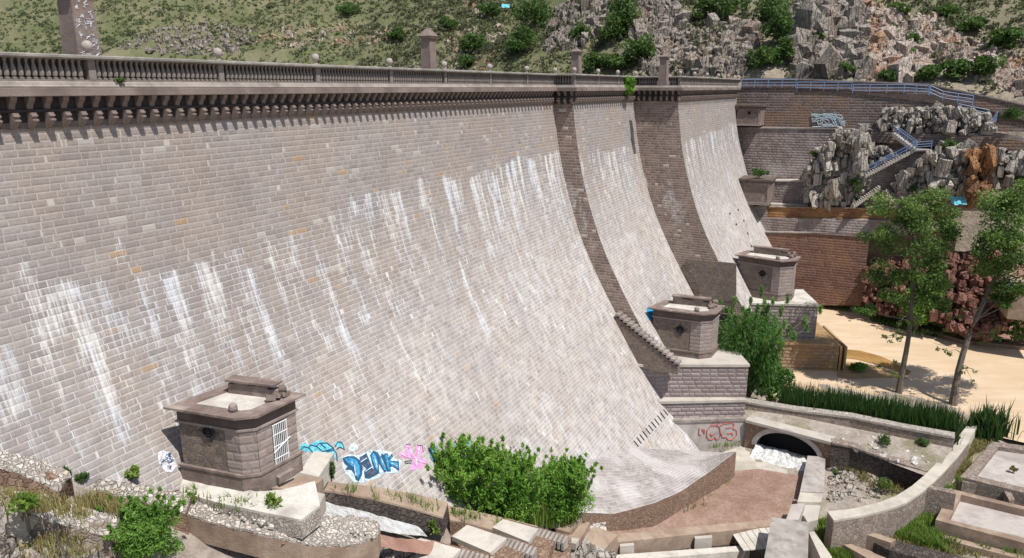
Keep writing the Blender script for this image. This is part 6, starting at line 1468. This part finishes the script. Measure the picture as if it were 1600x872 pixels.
# plant hanging from the cornice
s_ = s_at(980, L1+.6); shrub('hanging_plant', D(s_, L1+.75, -1.3), (2.3, 1.4, 2.9), M['leaf_bright'], 'green shrub growing out of the cornice on the middle section', 'plant', None, 900, 131, .4, .2, 4, .1, 9)
shrub('hanging_plant', D(s_at(188, .5), .5, .12), (1.1, .5, .4), M['leaf_hill'], 'small weed on the cornice ledge at the left', 'plant', None, 130, 132, .2, .09, 3, 0, 5)
# reed hedge behind the long wall: one mass of blades
r_ = np.random.RandomState(6); B = []
for i in range(2600):
    t = r_.uniform(); u = 1215+(1500-1215)*t; v0 = np.interp(u, [1215, 1330, 1410, 1500], [636, 650, 664, 682]); p = G(u, v0, zW); q = p+np.array([T2[0], T2[1], 0])*r_.uniform(1.2, 4.6); q[2] = -36; B.append(q)
tag(blades('reed_hedge', B, M['leaf_reed'], 4.1, .15, None, None, 6, .17, 3), kind='stuff')
r_ = np.random.RandomState(7); B = [G(1538+r_.normal()*17, 684+r_.normal()*4, -36.2) for i in range(260)]
tag(blades('reed_clump', B, M['leaf_reed'], 3.4, .2, None, G(1538, 684, -36.2), 7, .30, 2), 'dark green clump of reeds at the end of the curved path', 'reeds')
# grass patches
def gpatch(px, n, zf, H, mat, seed, wd=.07, lean=.4):
    r = np.random.RandomState(seed); B = []; us = [p[0] for p in px]; vs = [p[1] for p in px]
    while len(B) < n:
        u, v = r.uniform(min(us), max(us)), r.uniform(min(vs), max(vs)); ins = False; j = len(px)-1
        for i in range(len(px)):
            if (px[i][1] > v) != (px[j][1] > v) and u < (px[j][0]-px[i][0])*(v-px[i][1])/(px[j][1]-px[i][1])+px[i][0]: ins = not ins
            j = i
        if not ins: continue
        if vnoise(u*.06, v*.1, seed) < .33: continue
        p = G(u, v, zf); 
        for _ in range(2): p = G(u, v, float(ground_z(np.array([p[0]]), np.array([p[1]]))[0]) if zf < -30 else zf)
        B.append(p)
    tag(blades('grass', B, M[mat], H, wd, None, None, seed, lean, 3), kind='stuff')
gpatch([(1272, 822), (1310, 815), (1330, 850), (1340, 884), (1300, 884)], 1700, -37.8, .85, 'leaf_grass', 41)
gpatch([(1400, 800), (1465, 782), (1480, 800), (1470, 860), (1500, 872), (1400, 842)], 2300, -37.7, .85, 'leaf_grass', 42)
gpatch([(1425, 770), (1440, 762), (1485, 768), (1470, 790), (1430, 790)], 1100, -37.7, .8, 'leaf_bright', 43)
gpatch([(1470, 735), (1515, 690), (1550, 690), (1500, 745), (1480, 755)], 800, -37, .6, 'leaf_dry', 44)
gpatch([(1505, 752), (1560, 758), (1572, 778), (1510, 766)], 900, -37.3, .7, 'leaf_bright', 45)
gpatch([(1320, 800), (1400, 812), (1480, 845), (1560, 872), (1450, 872), (1330, 830)], 700, -37.8, .45, 'leaf_dry', 46)
gpatch([(1310, 700), (1400, 740), (1420, 765), (1390, 775), (1300, 730)], 700, -37.2, .5, 'leaf_dry', 47)
gpatch([(0, 775), (60, 780), (130, 800), (140, 812), (60, 800), (0, 795)], 260, -14.75, .5, 'leaf_dry', 48, .04)
gpatch([(0, 830), (120, 840), (160, 872), (0, 872)], 200, -16.2, .4, 'leaf_dry', 49, .04)
gpatch([(110, 790), (140, 775), (200, 790), (190, 805)], 200, -16.5, .5, 'leaf_dry', 50, .04)
gpatch([(1370, 684), (1480, 690), (1470, 715), (1400, 705)], 300, -34.5, .35, 'leaf_dry', 51)
gpatch([(1345, 500), (1430, 520), (1520, 540), (1590, 540), (1590, 525), (1500, 520), (1400, 495)], 500, -34.6, .9, 'leaf_hill', 52, .15)
# low building corner at the right edge beyond the trees
hb_ = empty('bank_house', G(1590, 500, -34), 'small tan wall with a flat top and blue railing at the right edge', 'building')
m = MB(); a = W(1578, 470, 96); b = W(1660, 480, 96); e_ = W(1578, 400, 96)
m.slab([a[:2], b[:2], b[:2]+np.array([2, 5]), a[:2]+np.array([2, 5])], W(1590, 500, 96)[2], W(1590, 447, 96)[2]); m.build('wall', M['brown_kerb'], hb_)
railing('railing', [W(1562, 432, 95.6), W(1580, 460, 95.6)], 'short blue rail beside the tan wall at the right edge', 1.2)

# weeds along the feet of walls: one mass
r_ = np.random.RandomState(77); B = []
for pl, n in (([(255, 815, -19.3), (400, 850, -19.9), (520, 868, -21.)], 90), ([(1300, 720, -37.1), (1380, 745, -37.2), (1430, 765, -37.2)], 130), ([(1320, 812, -37.6), (1400, 800, -37.5), (1450, 775, -37.4)], 160), ([(1150, 744, -37.5), (1105, 778, -36.8), (1062, 803, -36.)], 26),
              ([(1172, 694, -37.4), (1100, 700, -37.)], 40), ([(500, 762, -20.2), (600, 776, -22.6), (690, 800, -24.9)], 60), ([(700, 800, -26.1), (830, 836, -28.6)], 110), ([(1480, 770, -36.3), (1500, 748, -35.9)], 60), ([(1450, 842, -37.5), (1600, 868, -37.4)], 120), ([(1285, 476, -34.6), (1400, 506, -34.8), (1545, 540, -34.9)], 260),
              ([(270, 775, -18.1), (340, 786, -18.2), (430, 800, -18.3)], 60), ([(1180, 640, -34.6), (1330, 668, -34.8), (1480, 700, -35.)], 150)):
    pts = [G(*q) for q in pl]
    for i in range(n):
        t = r_.uniform(0, len(pts)-1.001); k_ = int(t); q = pts[k_]+(pts[k_+1]-pts[k_])*(t-k_); c_ = vnoise(np.array([t*7.]), np.array([0.]), n)[0]
        if c_ < .35: continue
        B.append(q+np.array([*(r_.normal(size=2)*.22), 0]))
tag(blades('weeds', B, M['leaf_grass'], .6, .06, None, None, 78, .45, 4), kind='stuff')
# two scraps of blue plastic sheet
for (p, lb) in ((W(1488, 321, 107.), 'light blue plastic sheet on the rocks between the two tall trees'), (on_hill(790, 16), 'light blue plastic sheet on the scree high above the long balustrade')):
    r = np.random.RandomState(5); a = np.linspace(-1, 1, 9); X_, Y_ = np.meshgrid(a, a, indexing='ij'); Pq = np.stack([X_*1.1, Y_*.5, .75+.55*Y_+.45*vnoise(X_*2.2, Y_*2.2, 4)], -1)+np.array(p)-[0, 1.2, 0]
    tag(grid('plastic_sheet', M['paint_cyan'], Pq, smooth=False), lb, 'plastic sheet')
# small plants rooted in the crags
for i, (u, v, S_, wd, h, lb) in enumerate(((1335, 300, 107.3, 2., 2.4, 'small green plant low in the big crag'), (1482, 238, 107.5, 2.6, 2., 'grey green plant on top of the crag right of the blue stair'), (1420, 300, 107.2, 2.2, 1.8, 'low plant on the rubble above the left tall tree'), (1590, 300, 106.8, 3., 2.2, 'bush under the rocks at the right edge'), (1575, 190, 112., 4., 2.4, 'scrubby bush right of the small stair at the end of the ledge'))):
    shrub('crag_plant', W(u, v, S_), (wd, wd, h), M['leaf_hill'], lb, 'plant', None, int(200*wd), 210+i, .4, .2, 3, 0, 7)
